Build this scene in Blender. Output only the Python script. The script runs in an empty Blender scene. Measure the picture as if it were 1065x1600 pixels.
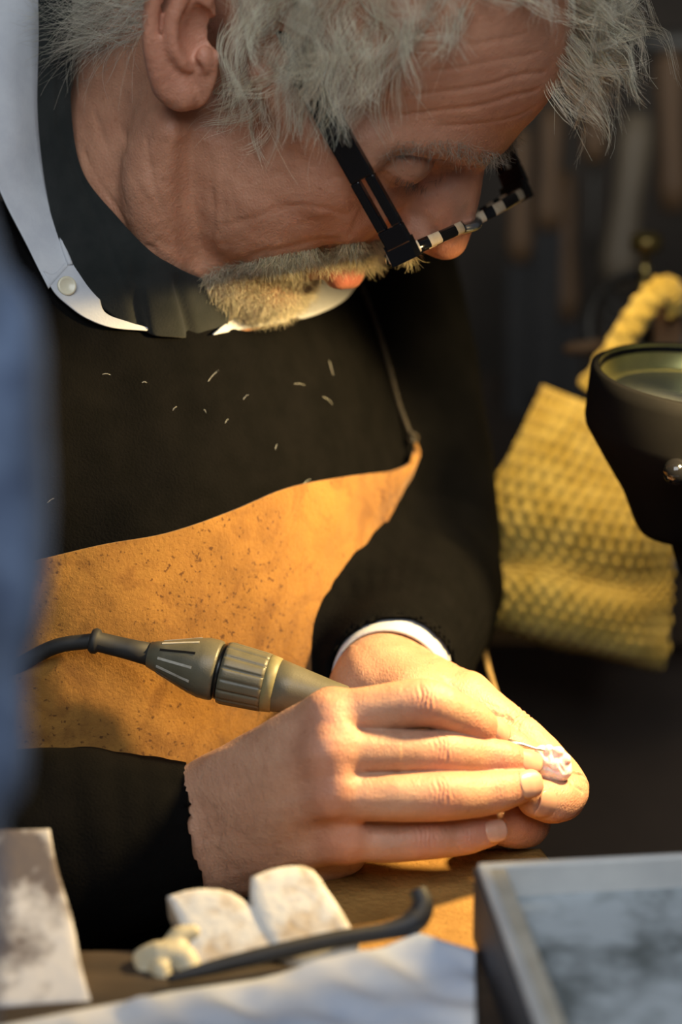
import bpy, math, random
import numpy as np
from mathutils import Vector, Matrix
random.seed(7); RNG = np.random.default_rng(11)
SCN = bpy.context.scene
COL = SCN.collection

# ------------------------------------------------------------------ camera, world, lights, exposure
# Work frame in centimetres: u right, v up, w away from the viewer, origin on the focus plane.
S, D, PITCH = 36.0, 130.0, math.radians(20)
RT = np.array([1., 0, 0]); FW = np.array([0, math.cos(PITCH), -math.sin(PITCH)]); UPV = np.array([0, math.sin(PITCH), math.cos(PITCH)])
C0 = np.array([0, 0, 1.0])

def P(px, py, w=0.):
    k = (1 + w / D) / S
    return np.array([(px - 532.5) * k, (800 - py) * k, w])
def toW(c):
    c = np.asarray(c, float)
    return C0 + (c[..., 0:1] * RT + c[..., 1:2] * UPV + c[..., 2:3] * FW) / 100
def fromW(x, y, z):            # world offset in cm from C0 -> work frame
    d = np.array([x, y, z], float)
    return np.array([d @ RT, d @ UPV, d @ FW])
def proj(c):
    c = np.asarray(c, float); k = S / (1 + c[..., 2] / D)
    return np.stack([532.5 + c[..., 0] * k, 800 - c[..., 1] * k], -1)

cam = bpy.data.cameras.new('camera'); camo = bpy.data.objects.new('camera', cam); COL.objects.link(camo)
camo.location = Vector(toW([0, 0, -D])); camo.rotation_euler = (math.radians(90) - PITCH, 0, 0)
cam.sensor_fit = 'VERTICAL'; cam.sensor_height = 36; cam.lens = S * D * 36 / 1600
cam.clip_start = .02; cam.clip_end = 50
cam.dof.use_dof = True; cam.dof.focus_distance = 1.312; cam.dof.aperture_fstop = 4.0
SCN.camera = camo
SCN.view_settings.view_transform = 'Standard'; SCN.view_settings.look = 'None'
SCN.view_settings.exposure = 0.0; SCN.view_settings.gamma = 1.0; SCN.view_settings.use_curve_mapping = False
SCN.cycles.use_denoising = True
wd = bpy.data.worlds.new('world'); SCN.world = wd; wd.use_nodes = True
wd.node_tree.nodes['Background'].inputs[0].default_value = (.9, .93, 1., 1); wd.node_tree.nodes['Background'].inputs[1].default_value = .045

def aim(o, target):
    o.rotation_euler = (Vector(target) - o.location).to_track_quat('-Z', 'Y').to_euler()
# daylight through the shop window in front of the bench
la = bpy.data.lights.new('window_daylight', 'AREA'); la.shape = 'RECTANGLE'; la.size = 1.5; la.size_y = 1.2
la.energy = 31; la.color = (.90, .95, 1.)
lo = bpy.data.objects.new('window_daylight', la); COL.objects.link(lo); lo.location = (-.1, -1.5, 2.55); aim(lo, (0, 0, 1.05))
# warm work lamp above the right end of the bench
lk = bpy.data.lights.new('work_lamp_bulb', 'SPOT'); lk.energy = 16.5; lk.color = (1., .70, .30); lk.spot_size = math.radians(79); lk.spot_blend = .3
lk.shadow_soft_size = .018
lko = bpy.data.objects.new('work_lamp_bulb', lk); COL.objects.link(lko); lko.location = Vector(toW([21, 11.5, -5])); aim(lko, toW(P(560, 1050, 5)))
# second warm lamp over the back of the bench
l2 = bpy.data.lights.new('rear_lamp_bulb', 'SPOT'); l2.energy = 7.5; l2.color = (1., .74, .36); l2.spot_size = math.radians(46); l2.spot_blend = .5; l2.shadow_soft_size = .03
l2o = bpy.data.objects.new('rear_lamp_bulb', l2); COL.objects.link(l2o); l2o.location = Vector(toW([15, 33, 14])); aim(l2o, toW(P(940, 790, 25)))

# ------------------------------------------------------------------ helpers
def nt(name):
    m = bpy.data.materials.new(name); m.use_nodes = True
    n = m.node_tree; b = n.nodes['Principled BSDF']
    return m, n, b
def node(n, t, **kw):
    o = n.nodes.new(t)
    for k, v in kw.items():
        if k in o.inputs: o.inputs[k].default_value = v
        else: setattr(o, k, v)
    return o
def lin(r, g, b):
    f = lambda c: (c / 255 / 12.92) if c <= 10 else ((c / 255 + .055) / 1.055) ** 2.4
    return (f(r), f(g), f(b), 1)
def mat(name, c1, c2=None, rough=.6, scale=40., metal=0., bump=0., bscale=None, detail=4., spec=.5, coat=0., contrast=(.35, .65), stretch=None, sheen=0.):
    m, n, b = nt(name)
    b.inputs['Roughness'].default_value = rough; b.inputs['Metallic'].default_value = metal
    b.inputs['Specular IOR Level'].default_value = spec; b.inputs['Coat Weight'].default_value = coat
    b.inputs['Sheen Weight'].default_value = sheen
    tc = node(n, 'ShaderNodeTexCoord'); src = tc.outputs['Object']
    if stretch:
        mp = node(n, 'ShaderNodeMapping'); mp.inputs['Scale'].default_value = stretch; n.links.new(src, mp.inputs[0]); src = mp.outputs[0]
    if c2 is None: c2 = c1
    no = node(n, 'ShaderNodeTexNoise', Scale=scale, Detail=detail, Roughness=.6); n.links.new(src, no.inputs['Vector'])
    rp = node(n, 'ShaderNodeValToRGB'); rp.color_ramp.elements[0].position = contrast[0]; rp.color_ramp.elements[1].position = contrast[1]
    rp.color_ramp.elements[0].color = c1; rp.color_ramp.elements[1].color = c2
    n.links.new(no.outputs['Fac'], rp.inputs[0]); n.links.new(rp.outputs[0], b.inputs['Base Color'])
    if bump:
        nb = node(n, 'ShaderNodeTexNoise', Scale=bscale or scale * 4, Detail=5.); n.links.new(src, nb.inputs['Vector'])
        bm = node(n, 'ShaderNodeBump', Strength=bump, Distance=.002); n.links.new(nb.outputs['Fac'], bm.inputs['Height']); n.links.new(bm.outputs[0], b.inputs['Normal'])
    return m

def mesh_obj(name, verts, faces, m, parent=None, base=None, smooth=True, mats=None, fmat=None, tint=None, label=None):
    """verts: work-frame cm (n,3); faces: array (k,3/4) or list. The origin goes to the parent's base or to BASE."""
    Wv = toW(verts)
    org = np.array(parent['_base']) if parent is not None and '_base' in parent else (np.array(base) if base is not None else np.array([*(Wv[:, :2].min(0) + Wv[:, :2].max(0)) / 2, Wv[:, 2].min()]))
    me = bpy.data.meshes.new(name)
    if isinstance(faces, np.ndarray):
        a_, b_, c_ = Wv[faces[:, 0]] - org, Wv[faces[:, 1]] - org, Wv[faces[:, 2]] - org
        vol = (a_ * np.cross(b_, c_)).sum()
        if faces.shape[1] == 4: vol += (a_ * np.cross(c_, Wv[faces[:, 3]] - org)).sum()
        if vol < 0: faces = np.ascontiguousarray(faces[:, ::-1])
        k = faces.shape[1]; nf = len(faces)
        me.vertices.add(len(Wv)); me.vertices.foreach_set('co', (Wv - org).astype(np.float32).ravel())
        me.loops.add(nf * k); me.loops.foreach_set('vertex_index', faces.astype(np.int32).ravel())
        me.polygons.add(nf); me.polygons.foreach_set('loop_start', (np.arange(nf) * k).astype(np.int32)); me.polygons.foreach_set('loop_total', np.full(nf, k, np.int32))
        me.update(calc_edges=True); me.validate()
    else:
        vol = 0.
        for f in faces:
            for q in range(1, len(f) - 1): vol += (Wv[f[0]] - org) @ np.cross(Wv[f[q]] - org, Wv[f[q + 1]] - org)
        if vol < 0: faces = [tuple(f)[::-1] for f in faces]
        me.from_pydata([tuple(v) for v in Wv - org], [], [tuple(int(i) for i in f) for f in faces]); me.update()
    for q in (mats or [m]): me.materials.append(q)
    if fmat is not None and len(fmat) == len(me.polygons): me.polygons.foreach_set('material_index', np.asarray(fmat, np.int32))
    if smooth: me.polygons.foreach_set('use_smooth', np.ones(len(me.polygons), bool))
    if tint is not None:
        a = me.attributes.new('tint', 'FLOAT_COLOR', 'POINT')
        a.data.foreach_set('color', np.concatenate([tint, np.ones((len(tint), 1))], 1).astype(np.float32).ravel())
    o = bpy.data.objects.new(name, me); COL.objects.link(o)
    if parent is not None:
        o.parent = parent
    else: o.location = org
    if parent is None or '_base' in parent: o['_base'] = [float(x) for x in org]
    if parent is not None: o['_base'] = [float(x) for x in org]
    if label: o['label'] = label
    return o
def tag(o, label, cat, group=None, kind=None):
    o['label'] = label; o['category'] = cat
    if group: o['group'] = group
    if kind: o['kind'] = kind
    return o
def thing(name, label, cat, base_c, group=None):
    o = bpy.data.objects.new(name, None); COL.objects.link(o); w = toW(base_c); o.location = w; o['_base'] = [float(x) for x in w]
    o.empty_display_size = .02
    return tag(o, label, cat, group)
def structure(o):
    o['kind'] = 'structure'; return o

def unit(v): v = np.asarray(v, float); return v / (np.linalg.norm(v, axis=-1, keepdims=True) + 1e-12)
def spline(pts, n):
    """Catmull-Rom through pts (k,d), n samples"""
    p = np.asarray(pts, float); k = len(p)
    if k == 2: t = np.linspace(0, 1, n)[:, None]; return p[0] * (1 - t) + p[1] * t
    q = np.vstack([2 * p[0] - p[1], p, 2 * p[-1] - p[-2]])
    t = np.linspace(0, k - 1 - 1e-9, n); i = t.astype(int); f = (t - i)[:, None]
    a, b, c, d = q[i], q[i + 1], q[i + 2], q[i + 3]
    return .5 * (2 * b + (c - a) * f + (2 * a - 5 * b + 4 * c - d) * f ** 2 + (3 * b - a - 3 * c + d) * f ** 3)
def frames(path):
    t = unit(np.gradient(path, axis=0)); a = np.array([.13, .21, -.97]) if abs(t[0] @ np.array([.13, .21, -.97])) < .9 else np.array([1., 0, 0])
    N = []; prev = a
    for k in range(len(path)):
        nn = prev - t[k] * (prev @ t[k]); nn = unit(nn); N.append(nn); prev = nn
    N = np.array(N); return t, N, np.cross(t, N)
def tube(pts, radii, n=16, seg=40, cap=True, smoothpath=True):
    path = spline(pts, seg) if smoothpath else np.asarray(pts, float); r = np.interp(np.linspace(0, 1, len(path)), np.linspace(0, 1, len(np.atleast_1d(radii))), np.atleast_1d(radii))
    t, N, B = frames(path); a = np.linspace(0, 2 * np.pi, n, endpoint=False)
    V = (path[:, None] + r[:, None, None] * (np.cos(a)[None, :, None] * N[:, None] + np.sin(a)[None, :, None] * B[:, None])).reshape(-1, 3)
    m = len(path); i, j = np.meshgrid(np.arange(m - 1), np.arange(n), indexing='ij'); j2 = (j + 1) % n
    F = [tuple(x) for x in np.stack([i * n + j, i * n + j2, (i + 1) * n + j2, (i + 1) * n + j], -1).reshape(-1, 4)]
    if cap: F += [tuple(range(n - 1, -1, -1)), tuple(range((m - 1) * n, m * n))]
    return V, F
def lathe(prof, origin, axis, n=48, x0=None, close=True):
    """prof: list of (dist along axis, radius)"""
    ax = unit(axis); h = np.array([.1, .2, -1.]) if x0 is None else np.asarray(x0, float); N = unit(h - ax * (h @ ax)); B = np.cross(ax, N)
    pr = np.array(prof, float); a = np.linspace(0, 2 * np.pi, n, endpoint=False)
    V = (np.asarray(origin) + pr[:, 0, None, None] * ax + pr[:, 1, None, None] * (np.cos(a)[None, :, None] * N + np.sin(a)[None, :, None] * B)).reshape(-1, 3)
    m = len(pr); i, j = np.meshgrid(np.arange(m - 1), np.arange(n), indexing='ij'); j2 = (j + 1) % n
    F = [tuple(x) for x in np.stack([i * n + j, i * n + j2, (i + 1) * n + j2, (i + 1) * n + j], -1).reshape(-1, 4)]
    if close: F += [tuple(range(n - 1, -1, -1)), tuple(range((m - 1) * n, m * n))]
    return V, F
def merge(*parts):
    V = []; F = []; k = 0
    for v, f in parts:
        V.append(v); F += [tuple(int(i) + k for i in q) for q in f]; k += len(v)
    return np.concatenate(V), F
def boxc(c, ax, half):
    """box at c, ax rows are unit axes"""
    ax = np.asarray(ax, float); s = np.array([[i, j, k] for i in (-1, 1) for j in (-1, 1) for k in (-1, 1)], float) * np.asarray(half)
    return np.asarray(c) + s @ ax, [(0, 1, 3, 2), (4, 6, 7, 5), (0, 4, 5, 1), (2, 3, 7, 6), (0, 2, 6, 4), (1, 5, 7, 3)]
def sheet(rows, nu, nv, thick, noise=None):
    """bicubic sheet through rows[r][c] of 3-d points, given thickness"""
    R_ = np.array([spline(r, nu) for r in rows]); G = np.array([spline(R_[:, i], nv) for i in range(nu)]).transpose(1, 0, 2)   # nv,nu,3
    du = np.gradient(G, axis=1); dv = np.gradient(G, axis=0); n = unit(np.cross(du, dv))
    if noise is not None: G = G + n * noise(G)[..., None]
    A = (G + n * thick / 2).reshape(-1, 3); Bk = (G - n * thick / 2).reshape(-1, 3); k = nu * nv
    i, j = np.meshgrid(np.arange(nv - 1), np.arange(nu - 1), indexing='ij'); a = i * nu + j
    q = np.stack([a, a + 1, a + nu + 1, a + nu], -1).reshape(-1, 4)
    rim = list(range(nu)) + [r * nu + nu - 1 for r in range(1, nv)] + [(nv - 1) * nu + c for c in range(nu - 2, -1, -1)] + [r * nu for r in range(nv - 2, 0, -1)]
    rim = np.array(rim); rn = np.roll(rim, -1); e = np.stack([rim, rim + k, rn + k, rn], -1)
    return np.concatenate([A, Bk]), np.concatenate([q, q[:, ::-1] + k, e]), G, n
def vnoise(p, f, seed=0):
    r = np.random.default_rng(seed); o = np.zeros(p.shape[:-1])
    for _ in range(6):
        k = r.normal(size=3) * f; o += np.sin(p @ k + r.uniform(0, 6.28))
    return o / 3.5

# ------------------------------------------------------------------ implicit sculpting
class Field:
    def __init__(s): s.ops = []; s.lo = None
    def _b(s, lo, hi):
        s.lo = lo.copy() if s.lo is None else np.minimum(s.lo, lo); s.hi = hi.copy() if getattr(s, 'hi', None) is None else np.maximum(s.hi, hi)
    def chain(s, pts, radii, k=.5, op='u', n=None, amp=1.):
        pts = np.asarray(pts, float); n = n or max(2, 3 * (len(pts) - 1) + 1)
        q = spline(pts, n).astype(np.float32); r = np.interp(np.linspace(0, 1, n), np.linspace(0, 1, len(radii)), radii).astype(np.float32)
        lo = (q - r[:, None]).min(0); hi = (q + r[:, None]).max(0)
        if op == 'u': s._b(lo, hi)
        def f(p):
            d = None
            for a, b, ra, rb in zip(q[:-1], q[1:], r[:-1], r[1:]):
                ba = b - a; pa = p - a; h = np.clip(pa @ ba / (ba @ ba + 1e-9), 0, 1)
                v = pa - h[:, None] * ba; e = np.sqrt(np.einsum("ij,ij->i", v, v)) - (ra + (rb - ra) * h)
                d = e if d is None else np.minimum(d, e)
            return d
        s.ops.append((op, f, k, lo, hi, amp)); return s
    def ell(s, c, r, k=.5, op='u', ax=None):
        c = np.asarray(c, np.float32); r = (np.ones(3) * r).astype(np.float32); ax_ = np.eye(3, dtype=np.float32) if ax is None else np.asarray(ax, np.float32)
        e = np.sqrt(((ax_ * r[:, None]) ** 2).sum(0)); lo, hi = c - e, c + e
        if op == 'u': s._b(lo, hi)
        def f(p):
            q = (p - c) @ ax_.T; k0 = np.sqrt(((q / r) ** 2).sum(1)); k1 = np.sqrt(((q / r ** 2) ** 2).sum(1)) + 1e-9
            return k0 * (k0 - 1) / k1
        s.ops.append((op, f, k, lo, hi, 1.)); return s
    def sub(s, other, k=.1):
        s._b(other.lo, other.hi); s.ops.append(('u', other.ev, k, other.lo, other.hi, 1.)); return s
    def disp(s, f, lo, hi): s.ops.append(('d', f, 0., np.asarray(lo, float), np.asarray(hi, float), 1.)); return s
    def mirror_y(s): s.mir = True; return s
    def ev(s, p, slack=1.2):
        d = np.full(len(p), 50., p.dtype)
        if getattr(s, 'mir', False): p = np.stack([p[:, 0], -np.abs(p[:, 1]), p[:, 2]], 1)
        if not len(p): return d
        plo, phi = p.min(0), p.max(0)
        for op, f, k, lo, hi, amp in s.ops:
            mg = (3 * k if op == 'g' else k) + slack
            if op == 'd': mg = 0
            L_, H_ = lo - mg, hi + mg
            if (plo > H_).any() or (phi < L_).any(): continue
            ix = slice(None) if ((plo >= L_) & (phi <= H_)).all() else np.flatnonzero(((p > L_) & (p < H_)).all(1))
            q = p[ix]
            if not len(q): continue
            x = f(q, slack) if getattr(f, '__self__', None) is not None else f(q); y = d[ix]
            if op == 'u':
                h = np.clip(.5 + .5 * (y - x) / k, 0, 1); d[ix] = y + (x - y) * h - k * h * (1 - h)
            elif op == 's':
                h = np.clip(.5 - .5 * (y + x) / k, 0, 1); d[ix] = y + (-x - y) * h + k * h * (1 - h)
            elif op == 'g':      # groove (amp>0) or ridge (amp<0) following a line
                d[ix] = y + amp * np.exp(-np.clip(x, 0, None) ** 2 / (k * k))
            elif op == 'd': d[ix] = y + x
        return d
    def mesh(s, h, pad=.4, lo=None, hi=None):
        lo = s.lo - pad if lo is None else np.asarray(lo, float); hi = s.hi + pad if hi is None else np.asarray(hi, float)
        B = 8; nb = np.ceil((hi - lo) / (h * B)).astype(int); n = nb * B
        g = np.stack(np.meshgrid(*[np.arange(m) for m in nb], indexing='ij'), -1).reshape(-1, 3)
        dc = s.ev((lo + (g + .5) * B * h - .5 * h).astype(np.float32), B * h * 1.4)
        act = np.abs(dc) < B * h * .9 * 1.25
        A = np.repeat(np.repeat(np.repeat(np.where(dc < 0, -9., 9.).astype(np.float32).reshape(nb), B, 0), B, 1), B, 2)
        ga = g[act]; off = np.stack(np.meshgrid(*[np.arange(B)] * 3, indexing='ij'), -1).reshape(-1, 3)
        A6 = A.reshape(nb[0], B, nb[1], B, nb[2], B)
        key = (ga // 4) @ np.array([1000000, 1000, 1]); order = np.argsort(key, kind='stable'); ga = ga[order]; key = key[order]
        cut = np.flatnonzero(np.diff(key)) + 1
        for gg in np.split(ga, cut):
            pts = (lo + (gg[:, None] * B + off[None]).reshape(-1, 3) * h).astype(np.float32)
            v = s.ev(pts, h * 2).reshape(len(gg), B, B, B)
            A6[gg[:, 0], :, gg[:, 1], :, gg[:, 2], :] = v
        A[0] = A[-1] = 9; A[:, 0] = A[:, -1] = 9; A[:, :, 0] = A[:, :, -1] = 9
        return surfnet(A, lo, h)
def surfnet(A, lo, h):
    I = (A < 0); nx, ny, nz = A.shape
    s = np.zeros((nx - 1, ny - 1, nz - 1), np.int8)
    for a in (0, 1):
        for b in (0, 1):
            for c in (0, 1): s += I[a:nx - 1 + a, b:ny - 1 + b, c:nz - 1 + c]
    cell = np.argwhere((s > 0) & (s < 8)); idx = np.full(s.shape, -1, np.int32); idx[tuple(cell.T)] = np.arange(len(cell))
    cs = [(a, b, c) for a in (0, 1) for b in (0, 1) for c in (0, 1)]
    val = {q: A[cell[:, 0] + q[0], cell[:, 1] + q[1], cell[:, 2] + q[2]] for q in cs}
    acc = np.zeros((len(cell), 3)); cnt = np.zeros(len(cell))
    for q in cs:
        for ax in range(3):
            if q[ax] == 0:
                r = tuple(q[i] + (i == ax) for i in range(3)); va, vb = val[q], val[r]; m = (va < 0) != (vb < 0)
                t = np.where(m, va / (va - vb + 1e-12), 0); pt = np.tile(np.array(q, float), (len(cell), 1)); pt[:, ax] += t
                acc += pt * m[:, None]; cnt += m
    V = lo + (cell + acc / cnt[:, None]) * h; F = []
    for ax in range(3):
        o1, o2 = (ax + 1) % 3, (ax + 2) % 3
        sl0 = [slice(None)] * 3; sl1 = [slice(None)] * 3; sl0[ax] = slice(0, -1); sl1[ax] = slice(1, None)
        a, b = I[tuple(sl0)], I[tuple(sl1)]; e = np.argwhere(a != b)
        e = e[(e[:, o1] > 0) & (e[:, o2] > 0) & (e[:, o1] < A.shape[o1] - 1) & (e[:, o2] < A.shape[o2] - 1)]
        ins = a[tuple(e.T)]
        def cc(d1, d2): q = e.copy(); q[:, o1] += d1; q[:, o2] += d2; return idx[tuple(q.T)]
        q = np.stack([cc(-1, -1), cc(0, -1), cc(0, 0), cc(-1, 0)], 1)
        q[~ins] = q[~ins][:, ::-1]; F.append(q)
    F = np.concatenate(F); return V, F[(F >= 0).all(1)]
def vnormals(V, F):
    fn = np.cross(V[F[:, 2]] - V[F[:, 0]], V[F[:, 3]] - V[F[:, 1]]); N = np.zeros_like(V)
    for k in range(4): np.add.at(N, F[:, k], fn)
    return unit(N)
# ------------------------------------------------------------------ materials of the person
def skin_material():
    m, n, b = nt('skin')
    at = node(n, 'ShaderNodeAttribute', attribute_name='tint'); tc = node(n, 'ShaderNodeTexCoord')
    n1 = node(n, 'ShaderNodeTexNoise', Scale=55., Detail=5., Roughness=.65); n.links.new(tc.outputs['Object'], n1.inputs['Vector'])
    r1 = node(n, 'ShaderNodeValToRGB'); r1.color_ramp.elements[0].position = .3; r1.color_ramp.elements[1].position = .7
    r1.color_ramp.elements[0].color = (.62, .50, .46, 1); r1.color_ramp.elements[1].color = (1.0, 1.0, 1.0, 1); n.links.new(n1.outputs['Fac'], r1.inputs[0])
    mx = node(n, 'ShaderNodeMix', data_type='RGBA', blend_type='MULTIPLY'); mx.inputs[0].default_value = .55
    n.links.new(at.outputs['Color'], mx.inputs[6]); n.links.new(r1.outputs[0], mx.inputs[7])
    # small brown freckles
    vo = node(n, 'ShaderNodeTexVoronoi', Scale=130.); n.links.new(tc.outputs['Object'], vo.inputs['Vector'])
    wn = node(n, 'ShaderNodeTexNoise', Scale=300., Detail=2.); n.links.new(tc.outputs['Object'], wn.inputs['Vector'])
    ad = node(n, 'ShaderNodeMath', operation='MULTIPLY_ADD'); ad.inputs[1].default_value = .25; n.links.new(wn.outputs['Fac'], ad.inputs[0]); n.links.new(vo.outputs['Distance'], ad.inputs[2])
    fr = node(n, 'ShaderNodeValToRGB'); fr.color_ramp.elements[0].position = .2; fr.color_ramp.elements[1].position = .27
    fr.color_ramp.elements[0].color = (.72, .6, .52, 1); fr.color_ramp.elements[1].color = (1, 1, 1, 1); n.links.new(ad.outputs[0], fr.inputs[0])
    m2 = node(n, 'ShaderNodeMix', data_type='RGBA', blend_type='MULTIPLY'); m2.inputs[0].default_value = .35
    n.links.new(mx.outputs[2], m2.inputs[6]); n.links.new(fr.outputs[0], m2.inputs[7]); n.links.new(m2.outputs[2], b.inputs['Base Color'])
    b.inputs['Roughness'].default_value = .47; b.inputs['Specular IOR Level'].default_value = .42
    b.inputs['Subsurface Weight'].default_value = .22; b.inputs['Subsurface Radius'].default_value = (1., .35, .18); b.inputs['Subsurface Scale'].default_value = .004
    # pores and fine crisscross lines
    mp = node(n, 'ShaderNodeMapping'); mp.inputs['Scale'].default_value = (1, .6, .9); n.links.new(tc.outputs['Object'], mp.inputs[0])
    v2 = node(n, 'ShaderNodeTexVoronoi', Scale=620., feature='DISTANCE_TO_EDGE'); n.links.new(mp.outputs[0], v2.inputs['Vector'])
    n3 = node(n, 'ShaderNodeTexNoise', Scale=260., Detail=6., Roughness=.7); n.links.new(mp.outputs[0], n3.inputs['Vector'])
    a3 = node(n, 'ShaderNodeMath', operation='MULTIPLY_ADD'); a3.inputs[1].default_value = .5; n.links.new(v2.outputs['Distance'], a3.inputs[0]); n.links.new(n3.outputs['Fac'], a3.inputs[2])
    bp = node(n, 'ShaderNodeBump', Strength=.55, Distance=.001); n.links.new(a3.outputs[0], bp.inputs['Height']); n.links.new(bp.outputs[0], b.inputs['Normal'])
    return m
M_SKIN = skin_material()
M_NAIL = mat('nail', (.52, .28, .19, 1), (.60, .35, .245, 1), rough=.34, scale=60, spec=.5)
M_NAIL.node_tree.nodes['Principled BSDF'].inputs['Subsurface Weight'].default_value = .15
M_NAIL.node_tree.nodes['Principled BSDF'].inputs['Subsurface Scale'].default_value = .003

# ------------------------------------------------------------------ head (own frame: x forward, y to his left, z up)
HF = unit([.625, -.78, .03]); HL = np.array([.37, .30, .88]); HL = unit(HL - HF * (HL @ HF)); HU = -np.cross(HF, HL)
HB = np.stack([HF, HL, HU], 1); HO = np.array([-1.6, 22.1, 4.0])
def h2c(l): return np.asarray(l, float) @ HB.T + HO
def c2h(c): return (np.asarray(c, float) - HO) @ HB
def hl(px, py, y):
    """point of the head's plane y = const that the photograph shows at (px, py)"""
    d = np.array([(px - 532.5) / S, (800 - py) / S, D]); o = np.array([0, 0, -D])
    t = (y - HL @ (o - HO)) / (HL @ d); return c2h(o + t * d)
def hp(px, py, w): return c2h(P(px, py, w))

f = Field()
f.ell((-.1, 0, 4.4), (10.15, 7.6, 8.7), .1)                       # skull
f.ell((4.2, 0, -2.0), (5.4, 6.2, 6.2), 1.5)                       # middle of the face
f.ell((6.2, -4.2, -1.6), (2.3, 2.2, 2.0), 1.4)                    # cheekbone
f.chain([(4.2, -6.0, -.4), (1.5, -6.9, -.2)], (.9, .6), 1.6)      # zygomatic arch
f.ell((4.6, -3.9, -5.2), (3.6, 2.5, 3.6), 1.5)                    # cheek
f.chain([(.6, -6.0, -5.4), (2.2, -5.3, -8.0), (5.4, -3.4, -9.2), (8.0, -1.0, -9.5)], (1.3, 1.3, 1.25, 1.2), 1.6)   # jaw
f.ell((8.0, 0, -9.2), (1.6, 2.2, 1.35), 1.0)                       # chin
f.ell((3.2, 0, -7.2), (5.0, 4.6, 3.2), 1.2)                       # floor of the mouth
f.ell((7.4, 0, -5.4), (2.6, 3.1, 2.7), 1.2)                       # muzzle
f.chain([(9.3, 0, 3.3), (9.1, -1.3, 3.2), (8.5, -2.9, 3.2), (7.6, -4.3, 2.7), (6.6, -5.3, 1.7)], (.7, .85, .85, .75, .6), 1.0)   # brow ridge
f.ell((9.6, -3.3, .9), (1.5, 1.75, 1.15), .8, 's')               # eye socket
f.ell((7.62, -3.3, .95), (1.45, 1.66, 1.42), .2)                              # eye under the lowered lid
f.ell((6.4, -5.6, .6), (1., .8, 1.2), 1.2)                        # outer rim of the orbit
# lid lines
lid = [(7.4, -4.75, .75), (8.35, -4.1, .35), (8.85, -3.2, .22), (8.7, -2.3, .5), (8.5, -1.75, 1.1)]
f.chain([np.array(q) + [.12, 0, 0] for q in lid], [.02] * 5, .11, 'g', amp=.16)
f.chain([(7.5, -4.9, 1.5), (8.5, -4.1, 2.0), (8.85, -3.1, 2.1), (8.7, -2.1, 1.9)], [.02] * 4, .13, 'g', amp=.2)
f.chain([(7.3, -4.6, .1), (8.2, -3.9, -.65), (8.6, -3.0, -.85), (8.7, -2.1, -.5)], [.02] * 4, .16, 'g', amp=.10)
f.chain([(7.3, -4.4, -.6), (8.0, -3.6, -1.4), (8.6, -2.6, -1.5)], [.02] * 3, .2, 'g', amp=.06)
# nose
f.chain([(9.35, 0, 2.3), (10.2, 0, 1.0), (11.2, 0, -.2), (11.55, 0, -1.25)], (.75, .68, .78, .98), .7)
f.ell((9.9, -.55, -.5), (1.5, 1.2, 2.1), .7)
f.ell((11.45, 0, -1.35), (1.02, 1.0, .98), .3)
f.ell((10.5, -1.35, -1.75), (1.0, .62, .78), .25)                 # wing
f.chain([(9.4, -1.95, -1.6), (9.9, -2.0, -.95), (10.6, -1.75, -.7), (11.2, -1.3, -1.0)], [.02] * 4, .17, 'g', amp=.16)
f.ell((10.9, -.65, -2.6), (.75, .34, .5), .15, 's')               # nostril
f.chain([(11.4, 0, -2.0), (10.3, 0, -2.9)], (.45, .5), .3)
f.chain([(9.7, -2.0, -1.9), (9.3, -2.9, -3.2), (8.6, -3.5, -4.6), (8.0, -3.6, -6.0)], [.05] * 4, .33, 'g', amp=.26)   # fold beside the mouth
f.ell((8.2, -3.4, -2.4), (1.4, 1.4, 1.5), 1.0)                    # apple of the cheek
# lips
f.chain([(9.75, 0, -5.15), (9.6, -1.0, -5.1), (8.9, -2.2, -5.55)], (.45, .42, .25), .35)
f.chain([(10.0, 0, -6.15), (9.75, -1.0, -6.2), (8.9, -2.4, -5.85)], (.72, .66, .28), .22)
f.chain([(10.35, 0, -5.55), (10.1, -1.1, -5.5), (9.0, -2.6, -5.7)], [.02] * 3, .12, 'g', amp=.22)
# forehead lines, crow's feet, cheek creases: lines the photograph shows, laid on the surface
def onface(pts):
    pts = np.asarray(pts, float); w = np.arange(-9., 12., .15)
    Q = np.stack([np.stack([(pts[:, 0] - 532.5) / S * (1 + q / D), (800 - pts[:, 1]) / S * (1 + q / D), np.full(len(pts), q)], 1) for q in w], 1)
    d = f.ev(c2h(Q.reshape(-1, 3)).astype(np.float32), 3.).reshape(len(pts), len(w)); k = np.argmax(d < 0, 1)
    return c2h(Q[np.arange(len(pts)), k])
for q, a_, k_ in (
    ([(630, 178), (690, 172), (750, 165), (800, 150), (838, 140)], .10, .12), ([(640, 148), (700, 140), (760, 132), (810, 118), (850, 112)], .10, .12),
    ([(660, 112), (720, 104), (780, 92), (840, 82)], .08, .12), ([(690, 196), (750, 192), (800, 182), (832, 168)], .07, .10), ([(700, 76), (760, 66), (820, 52)], .06, .12),
    ([(604, 258), (570, 248), (535, 232), (512, 212)], .06, .10), ([(606, 272), (570, 278), (530, 276)], .07, .10), ([(612, 286), (585, 306), (560, 336), (548, 366)], .08, .14),
    ([(616, 282), (645, 298), (680, 296), (704, 280)], .07, .10), ([(600, 300), (632, 322), (664, 322)], .05, .14),
    ([(352, 352), (400, 340), (450, 322), (500, 322), (540, 335)], .07, .16), ([(350, 418), (400, 398), (460, 386), (520, 372), (566, 340)], .12, .20),
    ([(330, 300), (336, 350), (330, 400)], .08, .16), ([(360, 290), (372, 340), (362, 400)], .06, .16), ([(480, 180), (470, 230), (480, 280)], .04, .2)):
    f.chain(onface(q), [.02] * len(q), k_, 'g', amp=a_ * .55, n=3 * len(q))
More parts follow.
